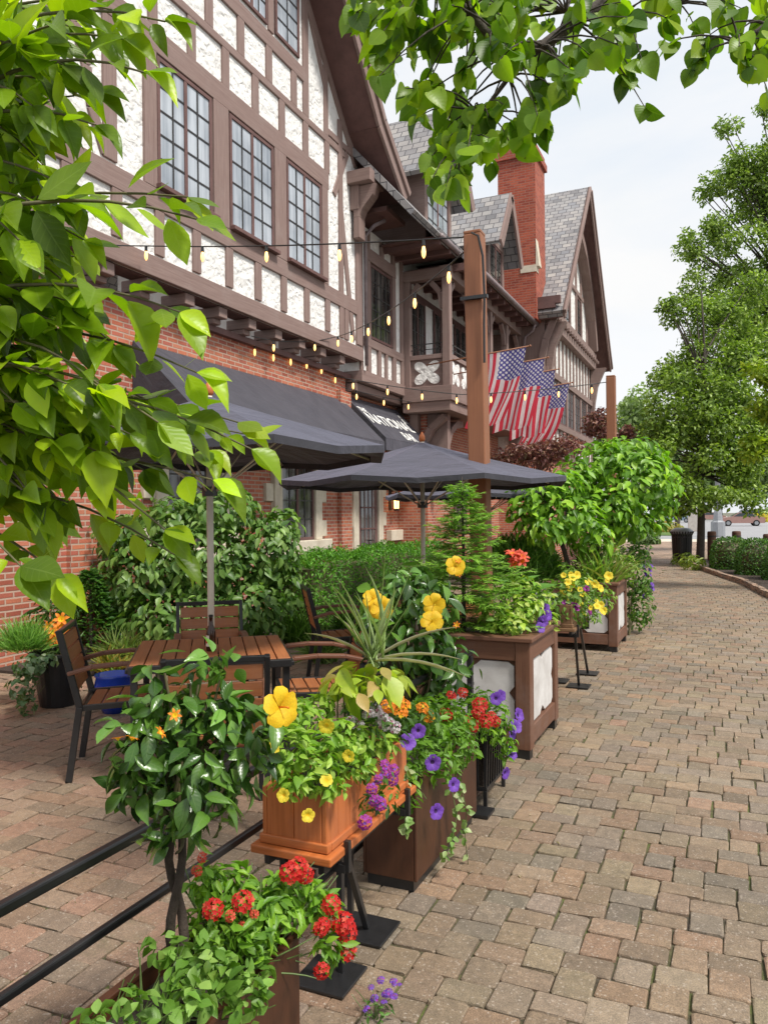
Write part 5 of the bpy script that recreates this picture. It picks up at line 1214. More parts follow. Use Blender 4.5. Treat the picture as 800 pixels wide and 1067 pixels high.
wb=blossom_mesh('white_head',['petal_white','petal_pink'],'cluster',.02); blossoms(wv,wb,[at(*q) for q in ((398,748,2.85),(405,752,2.85),(411,758,2.88),(400,755,2.83),(379,722,2.85),(366,751,2.72),(373,756,2.72),(384,745,2.8),(392,741,2.85))],(.3,-.5,.8),.3)
mv_=plant('magenta_verbena','magenta and violet flowers hanging off the right end of the cedar box','flowers',(-1.2,2.7,.64))
cl=[pc(392,805,2.72,18,12),pc(404,830,2.8,12,16),pc(388,835,2.66,14,10)]; bush(mv_,cl,90,.035,.4,G_MID,'leaf',T_MID)
mb_=blossom_mesh('magenta_head',['petal_magenta','petal_purple'],'cluster',.021); blossoms(mv_,mb_,[at(*q) for q in ((402,806,2.68),(410,803,2.72),(394,812,2.66),(387,822,2.62),(390,834,2.6),(396,838,2.62),(380,857,2.58),(400,798,2.7),(408,812,2.74))],(.8,-.6,.1),.35)
cv=plant('lime_coleus','broad lime leaves blushed pink at the top of the cedar box','plant',(-1.38,2.62,.66))
cl=[pc(380,700,2.75,30,12),pc(355,708,2.72,20,10),pc(405,706,2.8,16,10),pc(375,715,2.7,26,8)]
stems(cv,Vector((-1.36,2.62,.66)),[Vector(c[:3]) for c in cl for _ in range(3)],.004,.002,'green_stem','stems',5,.02)
bush(cv,cl,64,.080,.62,[(.28,.42,.03),(.38,.50,.04),(.36,.40,.06),(.42,.30,.10)],'leaf',T_BIG,.7,.5,.4,.4,droop=.35)
sg_=plant('spike_plant','fountain of long narrow arching blades rising behind the lime leaves','plant',(-1.40,2.66,.68))
n=18; b0=at(388,690,2.78); P=np.tile(np.array(b0),(n,1))+RNG.normal(0,.015,(n,3)); a=np.c_[RNG.normal(0,.45,n),RNG.normal(0,.35,n),np.ones(n)]
leaves('blades',sg_,'blade',P,a,np.cross(a,RNG.normal(size=(n,3))),RNG.uniform(.24,.46,n),RNG.uniform(.0035,.007,n),colmix([(.20,.30,.09),(.34,.42,.20),(.16,.26,.05)],n),T_BLADE2,RNG.uniform(.1,.55,n))
n=7; a=np.array([(.9,.5,.1),(.8,.6,.25),(.95,.2,.15),(-.7,.5,.7),(-.9,.2,.5),(.7,.7,.05),(.6,.3,.5)])
leaves('dry_blades',sg_,'blade',np.tile(np.array(b0),(n,1)),a,np.tile(UP,(n,1)),np.full(n,.33),np.full(n,.006),colmix([(.35,.33,.25),(.45,.42,.34)],n),T_BLADE2,np.full(n,.35))
# ---------- second trough and basket
pt=plant('purple_petunias','green petunias with violet trumpets spilling over the second trough','flowers',(-1.33,3.4,.42))
cl=[pc(x,y,d,a,b_) for x,y,d,a,b_ in ((430,790,3.25,20,30),(450,770,3.5,28,26),(478,775,3.7,22,24),(425,825,3.15,12,24),(462,800,3.4,18,18),(440,745,3.4,24,18),(470,750,3.8,24,14))]
stems(pt,lambda q:Vector((-1.33,min(max(q.y,3.05),3.7),.42)),[Vector(c[:3])+Vector(rdir(1)[0])*.08 for c in cl for _ in range(3)],.0035,.0015,'green_stem','stems',5,.03)
bush(pt,cl,820,.042,.42,G_BRIGHT[:2]+[(.17,.32,.05)],'leaf',T_MID,.6,.6,.6,.2)
pp=blossom_mesh('violet_trumpet',['petal_purple','eye_dark'],'funnel',.034)
blossoms(pt,pp,[at(x,y,d) for x,y,d in ((455,846,3.1),(473,818,3.2),(451,795,3.2),(425,773,3.0),(436,762,3.1))],(.8,-.6,.2),.35,(.8,1.1))
tr=plant('variegated_vine','cream edged trailing vine hanging down the second trough','vine',(-1.22,3.35,.45))
v0=[at(466,800,3.42),at(476,850,3.4),at(470,880,3.36),at(462,895,3.34)]; v1=[at(476,800,3.5),at(486,845,3.5),at(484,870,3.5),at(488,905,3.5)]; v2=[at(424,800,3.1),at(421,850,3.05),at(424,872,3.05)]
m=MB(); lp=[]
for v in (v0,v1,v2):
    m.tube(v,.002,5)
    for i in range(26): k=RNG.random()*(len(v)-1); i0=min(int(k),len(v)-2); lp.append(v[i0].lerp(v[i0+1],k-i0)+Vector(rdir(1)[0])*.008)
m.build('stems','green_stem',tr,smooth=True); n=len(lp)
leaves('foliage',tr,'leaf',np.array(lp),rdir(n)*[1,1,.6]-UP*.2,rdir(n)*.7+np.array([.5,-.5,.5]),RNG.uniform(.025,.042,n),RNG.uniform(.02,.032,n),colmix([(.14,.27,.05),(.24,.38,.12),(.42,.48,.26)],n),T_MID)
rb=plant('red_petunias','scarlet and violet flowers bushing out of the barred basket','flowers',(-1.33,4.2,.38))
cl=[pc(x,y,d,a,b_) for x,y,d,a,b_ in ((490,752,4.1,30,20),(515,750,4.2,18,26),(460,740,4.0,26,16),(525,775,4.2,12,22),(500,730,4.2,26,12))]
stems(rb,Vector((-1.33,4.2,.38)),[Vector(c[:3])+Vector(rdir(1)[0])*.08 for c in cl for _ in range(4)],.0035,.0015,'green_stem','stems',5,.03)
bush(rb,cl,720,.042,.42,G_BRIGHT,'leaf',T_MID,.6,.6,.6,.2)
rp=blossom_mesh('scarlet_head',['petal_red','petal_coral'],'cluster',.036)
blossoms(rb,rp,[at(*q) for q in ((498,743,3.9),(492,757,3.9),(512,747,4.0),(486,752,3.9),(506,752,3.95),(478,760,3.85),(516,752,4.0),(470,725,3.9),(482,722,3.9),(464,745,3.85),(500,735,3.95))],(.5,-.6,.5),.3,(.6,1.05))
blossoms(rb,pp,[at(*q) for q in ((517,728,4.05),(537,757,4.2),(534,764,4.2),(533,785,4.2),(527,806,4.15),(522,725,4.1),(541,745,4.25))],(.8,-.6,.2),.35,(.95,1.25))
ob=blossom_mesh('orange_head',['petal_orange','petal_yellow'],'cluster',.03)
om=plant('orange_marigolds','orange flower heads between the cedar box and the second trough','flowers',(-1.4,3.3,.42))
bush(om,[pc(440,745,3.3,18,14),pc(415,748,3.1,14,12)],120,.045,.42,G_MID,'leaf',T_MID); blossoms(om,ob,[at(*q) for q in ((440,738,3.25),(446,747,3.25),(414,730,3.05),(417,742,3.05),(404,736,3.0),(420,735,3.1))],(.4,-.6,.7),.3,(.7,1.0))
# ---------- yellow hibiscus shrub behind
q=at(425,690,4.3); yb=plant('yellow_hibiscus','dark glossy hibiscus bush with bright yellow blooms behind the grassy spikes','shrub',(q.x,q.y,0))
pot=MB(); pot.lathe([(.14,0),(.2,.38),(.22,.4),(.2,.4),(.19,.36)],(q.x,q.y,0),20); 
hp=thing('flower_pot','black pot under the yellow hibiscus bush','pot',(q.x,q.y,0)); pot.build('pot','pot_black',hp)
cl=[pc(x,y,d,a,b_) for x,y,d,a,b_ in ((410,620,4.3,30,26),(445,625,4.3,32,28),(395,650,4.2,28,26),(440,670,4.2,34,30),(425,600,4.4,26,16),(470,690,4.2,28,28),(400,690,4.2,26,24),(450,720,4.2,26,20))]
stems(yb,Vector((q.x,q.y,.35)),[Vector(c[:3])+Vector(rdir(1)[0])*.1 for c in cl for _ in range(4)],.011,.004,'twig','branches',6,.05)
bush(yb,cl,640,.085,.52,[(.03,.08,.014),(.055,.14,.02),(.09,.21,.03),(.15,.3,.045)],'leaf_gloss',T_BIG,.5,.6,.5,.25,droop=.3)
yh2=blossom_mesh('hibiscus_bloom',['petal_yellow','petal_pale_yellow'],'petals',.062)
blossoms(yb,yh2,[at(*k) for k in ((388,624,3.95),(393,632,3.98),(450,648,4.0),(452,630,4.05),(474,590,4.2),(398,634,3.92))],(.35,-.85,.35),.25,(.75,1.05)); blossoms(yb,lily_small,[at(403,640,3.95),at(476,600,4.2),at(477,585,4.2),at(476,652,4.05)],None,.5,(.8,1.2))
# ---------- feathery conifer in the square planter
cx,cy=-1.72,5.18
cf=plant('feathery_conifer','feathery bright green conifer in front of the tall brown post','conifer',(cx,cy,.7))
m=MB(); m.tube([(cx,cy,.7),(cx+.005,cy,1.3),(cx,cy,1.86)],[.018,.012,.003],8); m.build('trunk','bark',cf,smooth=True)
P=[];A=[];Nn=[];LL=[];m=MB()
for k in range(130):
    f=(k+.5)/130; z=.76+1.06*f; r=(.46*(1-f)**.7+.05)*RNG.uniform(.5,1.25); t=k*2.39996+RNG.normal(0,.2); rise=RNG.uniform(.0,.35)-.1*(1-f)
    d0=Vector((math.cos(t),math.sin(t),0)); tip=Vector((cx,cy,z))+d0*r+Vector((0,0,r*rise)); pts=curve3((cx,cy,z),tip,(0,0,-.02+.05*r),6); m.tube(pts,tapered(pts,.003,.001),4,cap=False)
    perp=Vector((-d0.y,d0.x,0)); nl=int(9+34*r)
    for i in range(nl):
        q=.18+.82*i/nl; j=min(int(q*5),4); p=pts[j].lerp(pts[j+1],q*5-j); s_=1 if i%2 else -1; sl=(.045+.16*r*(1-q))*RNG.uniform(.7,1.2)
        dd=(d0*.8+perp*s_*.75+Vector((0,0,RNG.normal(.05,.2)))).normalized()
        P.append(p);A.append(dd);Nn.append(Vector((0,0,1))+Vector(rdir(1)[0])*.5);LL.append(sl)
        for h in (.35,.6,.8):
            for s2 in (1,-1): P.append(p+dd*sl*h);A.append((dd*.8+Vector(np.cross(dd,(0,0,1)))*s2*.6+Vector((0,0,RNG.normal(0,.15)))).normalized());Nn.append(Vector((0,0,1))+Vector(rdir(1)[0])*.5);LL.append(sl*.5)
m.build('branches','twig',cf,smooth=True); n=len(P); LL=np.array(LL)
leaves('foliage',cf,'blade',np.array(P),np.array(A),np.array(Nn),LL*1.35,.005+LL*.08,colmix([(.09,.20,.03),(.16,.33,.04),(.25,.45,.06),(.34,.54,.08)],n),T_FERN)
sp2=plant('lime_bedding','lime and green bedding plants with violets on the near square planter','flowers',(-1.4,5.3,.72))
cl=[pc(x,y,d,a,b_) for x,y,d,a,b_ in ((545,635,5.3,24,18),(530,650,5.15,20,12),(560,625,5.5,18,14),(515,640,5.2,16,14),(540,610,5.5,18,12),(570,645,5.6,8,10))]
bush(sp2,cl,820,.05,.5,[(.12,.26,.025),(.22,.38,.04),(.36,.5,.07),(.42,.48,.14)],'leaf',T_MID,.7,.6,.5,.2)
blossoms(sp2,pp,[at(*q) for q in ((568,634,5.3),(565,648,5.25),(571,641,5.3),(563,654,5.2),(566,641,5.25))],(.8,-.6,.2),.35,(1.0,1.3))
cn=plant('canna_plant','canna with a ragged orange-red flower and broad leaves behind the conifer','flowers',(-1.62,5.55,.72)); cp=at(537,584,5.7)
stems(cn,Vector((-1.6,5.5,.72)),[cp,at(560,606,5.6),at(552,612,5.5),at(530,612,5.6)],.008,.004,'green_stem','stems',6,.03)
rl_=blossom_mesh('canna_flower',['petal_coral','petal_orange'],'lily',.055); blossoms(cn,rl_,[cp+Vector((RNG.uniform(-.06,.06),0,RNG.uniform(-.04,.05))) for _ in range(8)],(.2,-.6,.7),.6,(.7,1.1))
bl=np.array([at(548,622,5.45),at(540,615,5.5),at(536,618,5.6),at(528,620,5.6)]); leaves('broad_leaves',cn,'leaf',bl,np.array([(.7,.35,.45),(.5,.6,.6),(-.6,.1,.6),(.2,-.5,.6)]),np.array([(-.4,-.6,.7),(-.3,-.5,.8),(.5,-.5,.7),(0,-.3,1)]),np.array([.24,.22,.2,.18]),np.array([.10,.09,.09,.08]),colmix([(.05,.14,.02),(.10,.24,.03)],4),T_BIG)
# ---------- crate box planting
cr=plant('yellow_calibrachoa','yellow and plum flowers mounded in the weathered wooden box','flowers',(-1.35,6.8,.8))
cl=[pc(x,y,d,a,b_) for x,y,d,a,b_ in ((590,618,6.6,36,20),(615,620,6.9,26,20),(580,635,6.5,20,14),(600,640,6.7,24,12),(595,600,6.9,16,14),(560,625,6.5,14,16))]
bush(cr,cl,1500,.048,.45,[(.07,.16,.03),(.14,.27,.04),(.26,.4,.06)],'leaf',T_MID,.6,.6,.5,.2)
yl=blossom_mesh('yellow_bloom',['petal_pale_yellow','petal_yellow'],'funnel',.036)
blossoms(cr,yl,[at(x,y,d) for x,y,d in [(RNG.uniform(578,634),RNG.uniform(598,640),RNG.uniform(6.35,6.8)) for _ in range(34)]],(.5,-.7,.5),.5,(.6,1.1))
pk=blossom_mesh('plum_bloom',['petal_magenta','eye_dark'],'funnel',.03); blossoms(cr,pk,[at(RNG.uniform(575,625),RNG.uniform(612,640),6.45) for _ in range(9)],(.5,-.7,.5),.5,(.6,1.))
sv_=plant('grey_lavender','silvery lavender spikes between the two timber boxes','flowers',(-1.4,6.5,.8)); n=60; b0=np.array(at(563,632,6.35)); P=b0+RNG.normal(0,.05,(n,3)); a=np.c_[RNG.normal(0,.5,(n,2)),np.ones(n)]
leaves('foliage',sv_,'blade',P,a,rdir(n),RNG.uniform(.08,.16,n),RNG.uniform(.01,.018,n),colmix([(.22,.25,.25),(.28,.26,.34),(.2,.27,.18)],n),T_FERN)
# ---------- hydrangea trees in the far square planter
def hydrangea(label,base,pcs,n,fork):
    t=plant('hydrangea_tree',label,'small tree',base,'hydrangea trees in the far planter'); base=Vector(base); f=Vector(fork)
    m=MB(); m.tube(curve3(base,f,(.02,.02,0),6),tapered(range(6),.036,.026),9); m.build('trunk','bark',t,smooth=True)
    cl=[pc(*q) for q in pcs]; stems(t,f,[Vector(c[:3]) for c in cl],.02,.006,'bark','limbs',6,.06)
    bush(t,cl,n,.115,.5,[(.07,.17,.015),(.13,.29,.02),(.20,.40,.025),(.32,.53,.04)],'leaf',T_MID,.75,.7,.4,.45,droop=.2)
hydrangea('broad bright green hydrangea tree rising over the far square planter',(-1.45,9.65,.7),[(652,500,9.9,52,36),(690,510,10,20,28),(625,482,9.9,34,24),(655,470,10,32,18),(672,480,10,26,20),(632,525,9.7,42,24),(680,535,10,20,18),(600,500,9.7,24,24),(648,545,9.8,34,14)],2300,(-1.5,9.75,1.35))
hydrangea('smaller hydrangea tree leaning left toward the near umbrella',(-1.75,9.35,.7),[(562,515,9.2,30,20),(590,535,9.2,36,24),(548,530,9.2,20,18),(610,555,9.3,28,20),(570,550,9.1,30,16),(585,505,9.3,24,16)],1150,(-1.85,9.3,1.25))
pg=plant('mixed_grasses','fine grasses and pinkish stems in the far square planter','plant',(-1.4,9.3,.72)); n=420; P=np.c_[RNG.uniform(-1.62,-1.22,n),RNG.uniform(9.15,9.9,n),np.full(n,.72)]; a=np.c_[RNG.normal(.1,.45,(n,2)),np.ones(n)]
leaves('blades',pg,'blade',P,a,rdir(n),RNG.uniform(.2,.5,n),RNG.uniform(.010,.02,n),colmix([(.08,.19,.02),(.18,.34,.04),(.26,.40,.06),(.32,.24,.13)],n),T_BLADE2,RNG.uniform(.2,.8,n))
bush(pg,[pc(628,580,9.3,24,20),pc(650,592,9.4,16,18),pc(610,588,9.3,20,14)],620,.06,.45,[(.10,.22,.02),(.2,.36,.04),(.32,.28,.12)],'leaf',T_MID)
ts=plant('trailing_shrub','loose trailing shrub flowering violet just beyond the far square planter','shrub',(-1.15,10.4,0)); cl=[pc(x,y,d,a,b_) for x,y,d,a,b_ in ((662,600,10.1,18,26),(666,632,10.1,16,24),(668,575,10.4,12,14),(655,580,10.3,14,14),(672,610,10.4,8,16))]
bush(ts,cl,1200,.06,.45,G_MID+[(.2,.34,.05)],'leaf',T_MID); blossoms(ts,pp,[at(RNG.uniform(668,680),RNG.uniform(585,630),10.05) for _ in range(12)],(.9,-.3,.3),.4,(.7,1.1)); stems(ts,Vector((-1.2,10.4,0)),[Vector(c[:3]) for c in cl],.012,.004,'twig','branches',5)
# ---------- shrubs along the inn
bs=plant('viburnum_shrub','big rounded dark leafed shrub against the brick wall behind the table','shrub',(-6.0,7.8,0))
cl=[pc(x,y,d,a,b_) for x,y,d,a,b_ in ((215,580,9.3,58,46),(150,590,9.1,42,40),(278,575,9.4,36,36),(128,560,9.2,28,26),(190,640,9.0,64,30),(262,632,9.2,44,32),(230,530,9.4,44,24),(292,548,9.5,22,20),(180,540,9.3,38,24),(120,620,9.1,24,30),(300,610,9.4,18,26))]
stems(bs,Vector((-6.0,7.8,0)),[Vector(c[:3]) for c in cl for _ in range(2)],.022,.008,'bark','branches',6,.1)
bush(bs,cl,5600,.105,.58,[(.05,.12,.025),(.09,.19,.035),(.14,.26,.05),(.23,.36,.10)],'leaf',T_MID,.75,.8,.4,.5,droop=.3)
# clipped hedge
hg=plant('clipped_hedge','long clipped bright green hedge below the inn windows','hedge',(-5.45,11.6,0))
def hedge(t,x0,x1,y0,y1,h,n,cols,L_=.045,round_=.12,mat='leaf_small',T=T_LOW):
    A_=[(x1-x0)*(y1-y0),h*(y1-y0),h*(x1-x0),h*(y1-y0)]; f=RNG.choice(4,n,p=np.array(A_)/sum(A_)); u=RNG.random(n); v=RNG.random(n)
    P=np.zeros((n,3)); Nn=np.zeros((n,3)); 
    P[:,0]=np.select([f==0,f==1,f==2,f==3],[x0+(x1-x0)*u,x1,x0+(x1-x0)*u,x0]); P[:,1]=np.select([f==0,f==1,f==2,f==3],[y0+(y1-y0)*v,y0+(y1-y0)*u,y0,y0+(y1-y0)*u]); P[:,2]=np.select([f==0],[np.full(n,h)],v*h)
    Nn[f==0]=UP; Nn[f==1]=(1,0,0); Nn[f==2]=(0,-1,0); Nn[f==3]=(-1,0,0)
    und=.05*np.sin(P[:,1]*3.1+P[:,0]*2)+.035*np.sin(P[:,1]*7.3+1)+.03*np.sin(P[:,0]*9); P[:,2]+=und*(P[:,2]>h*.5)
    ed=np.maximum(0,P[:,2]-(h-round_*2))/(round_*2); P[:,0]-=np.where(f==1,ed**2*round_,0); P[:,1]+=np.where(f==2,ed**2*round_,0)
    P-=Nn*np.abs(RNG.normal(0,.05,(n,1))); P+=RNG.normal(0,.012,(n,3))
    Nn=nrm(Nn*.6+UP*.4+rdir(n)*.5); A2=nrm(rdir(n)+Nn*.2+UP*.25)
    leaves('foliage',t,mat,P,A2,Nn,L_*RNG.uniform(.7,1.4,n),L_*.45*RNG.uniform(.8,1.2,n),colmix(cols,n),T)
hedge(hg,-5.9,-5.0,8.9,14.3,1.02,15000,[(.05,.15,.015),(.09,.25,.022),(.15,.36,.03)],.055)
m=MB(); 
for y in np.arange(9.2,14.2,.5): m.tube([(-5.45,y,0),(-5.43,y+.05,.5),(-5.4,y-.03,.85)],[.025,.018,.01],6)
m.box(-5.75,-5.15,9.05,14.15,.08,.86,grain=False); m.build('inner_twigs','twig',hg)
# grass mound beyond the umbrella
mg=plant('grass_mound','rounded bright green feathery grass mound right of the tall post','plant',(-2.5,9.75,0)); n=3600; d=rdir(n); d[:,2]=np.abs(d[:,2]); P=np.array([-2.5,9.75,.72])+d*np.array([.62,.62,.55])*RNG.uniform(.6,1,(n,1))
leaves('blades',mg,'blade',P,nrm(d*.6+UP*.5+rdir(n)*.5),nrm(d+UP*.8+rdir(n)*.3),RNG.uniform(.10,.2,n),RNG.uniform(.012,.02,n),colmix([(.09,.22,.03),(.15,.34,.04),(.22,.42,.06)],n),T_BLADE)
stems(mg,Vector((-2.5,9.75,0)),[Vector((-2.5+RNG.normal(0,.25),9.75+RNG.normal(0,.25),.8)) for _ in range(30)],.01,.004)
# pot plants on the left
p0=Vector((-5.25,4.85,.42))
gm=plant('fountain_grass','mound of fine light green grass in the large black pot','plant',p0-Vector((.12,0,0))); n=1500; d=rdir(n); d[:,2]=np.abs(d[:,2])*1.1
c0=np.array(at(25,668,6.5)); P=c0+d*np.array([.25,.25,.20])*RNG.uniform(.1,.8,(n,1))-np.array([0,0,.08])
leaves('blades',gm,'blade',P,nrm(d+UP*.6),rdir(n),RNG.uniform(.08,.18,n),RNG.uniform(.004,.008,n),colmix([(.08,.2,.03),(.15,.32,.04),(.22,.4,.08)],n),T_BLADE)
stems(gm,p0-Vector((.1,0,.02)),[Vector(c0)+Vector((RNG.normal(0,.07),RNG.normal(0,.07),.0)) for _ in range(16)],.004,.002)
ol=plant('orange_lilies','orange and golden lilies behind the large black pot','flowers',(-5.45,5.3,.03)); lo=blossom_mesh('lily_flower',['petal_orange','petal_yellow'],'lily',.07)
fl=[(42,608,6.9),(38,612,6.8),(46,615,6.8),(55,620,6.8),(67,618,6.9),(72,622,7),(44,626,6.8),(62,652,6.7),(56,660,6.6),(68,656,6.7),(52,654,6.7),(60,664,6.6),(70,661,6.7),(54,668,6.6),(64,646,6.7)]
stems(ol,Vector((-5.45,5.3,.03)),[at(*q) for q in fl],.006,.003,'green_stem','stems',5,.08); blossoms(ol,lo,[at(*q) for q in fl],(.4,-.7,.5),.4,(.7,1.05))
bush(ol,[pc(55,640,6.9,22,22),pc(60,672,6.8,20,14)],260,.11,.2,G_MID,'leaf',T_MID,.5,.4,.7,.1)
iv=plant('trailing_ivy','variegated ivy trailing down the left side of the large black pot','vine',p0); cl=[pc(30,695,6.25,16,12),pc(22,715,6.2,12,16),pc(28,735,6.2,8,10),pc(45,688,6.3,14,6)]
bush(iv,cl,260,.05,.8,[(.07,.15,.06),(.12,.2,.09),(.28,.34,.22)],'leaf',T_MID,.3,1.,.5,.6); stems(iv,p0,[Vector(c[:3]) for c in cl for _ in range(3)],.003,.0015)
sc_=plant('dwarf_conifer','small dense dark conifer standing between the pot and the shrub','conifer',gp(95,686)); bx=gp(95,686); n=1500; f=RNG.random(n)**.8; t_=RNG.random(n)*2*PI; r=.30*(1-f)**.7*RNG.uniform(.75,1.05,n)+.02
P=np.c_[bx.x+r*np.cos(t_),bx.y+r*np.sin(t_),.06+f*.92]; d=np.c_[np.cos(t_),np.sin(t_),np.full(n,.5)]
leaves('foliage',sc_,'leaf_small',P,nrm(d+rdir(n)*.5),nrm(d+UP+rdir(n)*.5),RNG.uniform(.05,.1,n),RNG.uniform(.03,.05,n),colmix([(.025,.075,.015),(.05,.13,.02),(.09,.2,.03)],n),T_MID)
m=MB(); m.tube([bx,bx+Vector((0,0,.95))],[.03,.008],7); m.build('trunk','bark',sc_)
# tufts in the bed edge
for k,(x,y,h,lab,cols) in enumerate(((312,672,.36,'tuft of arching green blades at the right of the big shrub',[(.07,.16,.02),(.16,.3,.05)]),(335,690,.3,'tuft of striped blades behind the right-hand chair',[(.1,.2,.04),(.25,.36,.12)]),(128,690,.3,'pale striped tuft beside the outlet box',[(.16,.26,.05),(.32,.40,.14)]),(148,688,.26,'yellowish tuft in front of the big shrub',[(.2,.28,.05),(.36,.4,.1)]),(115,702,.22,'low green and orange tuft behind the side-on armchair',[(.12,.24,.03),(.4,.25,.05)]),(360,668,.4,'dark strappy tuft at the foot of the hedge',[(.04,.10,.015),(.1,.2,.03)]))):
    q=gp(x,y); q.z=.0; t=plant('grass_tuft',lab,'grass',q,'strappy tufts along the planted bed'); n=130; a=np.c_[RNG.normal(0,.6,(n,2)),np.ones(n)]
    leaves('blades',t,'blade',np.array(q)+np.c_[RNG.normal(0,.05,(n,2)),np.full(n,.0)],a,np.cross(a,RNG.normal(size=(n,3))),h*RNG.uniform(.7,1.3,n),RNG.uniform(.012,.02,n),colmix(cols,n),T_BLADE2,RNG.uniform(.5,1.1,n))
# purple-leaved trees behind the flags
def small_tree(name,label,cat,base,pcs,n,L_,ratio,cols,trunk_r,fork_z,mat='leaf',T=T_LOW,group=None,upb=.5,shell=.3,bark='bark',limbs=True,subs=7,rs=(.35,.6)):
    t=plant(name,label,cat,base,group); base=Vector(base); cl=[]
    for q in pcs:
        c=pc(*q); cl+=blob_clumps(c[:3],c[3:6],subs,rs)
    ctr=Vector((sum(c[0] for c in cl)/len(cl),sum(c[1] for c in cl)/len(cl),0)); f=Vector((base.x*.8+ctr.x*.2,base.y*.8+ctr.y*.2,fork_z))
    m=MB(); m.tube(curve3(base-Vector((0,0,.05)),f,(.03,.0,0),7),tapered(range(7),trunk_r,trunk_r*.7),10)
    top_=max(c[2] for c in cl); lead=Vector((ctr.x*.6+base.x*.4,ctr.y*.6+base.y*.4,top_*.92)); m.tube(curve3(f,lead,(.1,.1,0),6),tapered(range(6),trunk_r*.65,trunk_r*.12),8)
    m.build('trunk',bark,t,smooth=True)
    if limbs:
        m=MB()
        for c in cl[::2]:
            k=min(max((c[2]-fork_z)/(lead.z-fork_z+.01)*.55,0),.9); m.tube(curve3(f.lerp(lead,k),Vector(c[:3]),(0,0,.1),5),tapered(range(5),trunk_r*.3,trunk_r*.06),5,cap=False)
        m.build('limbs',bark,t,smooth=True)
    bush(t,cl,n,L_,ratio,cols,mat,T,upb,.5,.8,shell,'crown'); return t
PU=[(.12,.05,.055),(.20,.085,.085),(.28,.13,.10),(.18,.13,.07)]
small_tree('purple_maple','purple leaved maple below the row of flags','tree',(-4.3,17.9,0),[(545,472,17.5,36,17),(575,472,17.5,28,15),(520,478,17.5,20,14),(600,464,18,16,11)],3000,.10,.5,PU,.06,1.6,'leaf_purple',T_LOW)
small_tree('purple_maple','purple leaved maple at the foot of the far brown post','tree',(-3.5,25,0),[(632,440,24,24,14),(615,448,24,16,12),(650,452,24,12,10)],2200,.12,.5,PU,.07,2.6,'leaf_purple',T_LOW)
# ---------- trees on the right
TG=[(.07,.125,.02),(.14,.23,.035),(.23,.345,.05),(.35,.47,.10)]
base=gp(729,588); base.z=.05
small_tree('street_tree','slim trunked street tree beside the litter bin, crown touching its neighbours','tree',base,[(735,478,23,46,34),(700,452,23,30,24),(706,500,22.5,26,18),(772,488,22.5,36,28),(722,418,23.5,40,30),(765,430,23,42,34),(702,392,24,22,22),(732,368,24,36,30),(775,378,23.5,40,34),(718,332,24.5,30,24),(696,318,24.5,14,16),(755,330,24.5,40,32),(735,450,23,50,34),(690,470,22.5,22,24),(790,440,23,40,36),(720,390,23.5,40,30),(740,518,22.5,50,18),(780,518,22.5,34,18),(702,528,22.5,22,12),(790,360,24,36,30),(780,310,25,40,22),(690,420,23,22,22)],34000,.125,.55,TG,.13,2.7,subs=6,upb=.45)
b2=at(862,560,29); b2.z=0
small_tree('street_tree','tall airy tree rising along the right edge against the sky','tree',b2,[(800,270,29,44,38),(762,288,29,28,22),(725,262,29,14,16),(785,215,29,40,32),(745,232,29,20,22),(738,200,29,12,14),(772,168,29,26,22),(805,150,29,34,32),(793,118,29,18,14),(845,240,29,40,60),(840,330,29,40,50),(790,320,29,40,24),(760,250,29,34,30),(780,300,29,44,20),(755,190,29,26,22),(800,190,29,40,34),(730,300,29,30,26),(715,255,29,20,20),(775,340,29,44,26),(760,130,29,16,14),(800,360,29,44,30)],30000,.14,.55,TG+[(.2,.26,.10)],.2,4.5,subs=6,upb=.4)
b3=at(905,640,15); b3.z=0
small_tree('street_tree','yellow-green tree reaching in from the right edge above the bushes','tree',b3,[(800,392,15,26,18),(812,430,15,30,20),(795,465,15,26,12),(840,410,15,34,40),(835,480,15,30,24)],3600,.13,.5,[(.15,.25,.02),(.26,.37,.03),(.38,.46,.05)],.11,2.6,subs=5,upb=.6)
# clipped bushes
for x,y,r,h,lab in ((752,600,.50,.88,'clipped round bush right beside the slim street tree trunk'),(781,606,.52,.90,'clipped round bush in the middle of the three by the kerb'),(812,612,.52,.88,'clipped round bush cut off by the right edge of the photo')):
    q=gp(x,y-4); t=plant('clipped_bush',lab,'bush',(q.x+.2,q.y+.3,.05),'clipped bushes in the kerbed bed'); c=(q.x+.2,q.y+.3)
    n=3000; d=rdir(n); d[:,2]=np.abs(d[:,2])*1.0-.15; d=nrm(d); sq=(np.abs(d)**3.2).sum(1)**(-1/3.2); P=np.c_[c[0]+d[:,0]*sq*r,c[1]+d[:,1]*sq*r,.12+np.maximum(d[:,2],-.05)*sq*(h-.1)]; P-=d*np.abs(RNG.normal(0,.05,(n,1)))
    leaves('foliage',t,'leaf_small',P,rdir(n)+UP*.3,nrm(d+rdir(n)*.6+UP*.3),RNG.uniform(.04,.085,n),RNG.uniform(.025,.04,n),colmix([(.03,.08,.015),(.06,.15,.022),(.12,.25,.03)],n),T_LOW)
    m=MB(); m.lathe([(r*.55,.08),(r*.72,.3),(r*.7,h*.65),(r*.45,h*.85),(.02,h*.88)],(c[0],c[1],0),14); m.build('inner_twigs','twig',t)
for x,y,lab in ((722,594,'yellowish low plant at the foot of the slim street tree'),(712,590,'low green plant at the tip of the kerbed bed')):
    q=gp(x,y); t=plant('groundcover_plant',lab,'plant',(q.x,q.y,.05),'low plants at the bed tip'); bush(t,[(q.x,q.y,.2,.35,.35,.2)],160,.14,.3,[(.12,.2,.03),(.3,.36,.06)],'leaf',T_LOW)
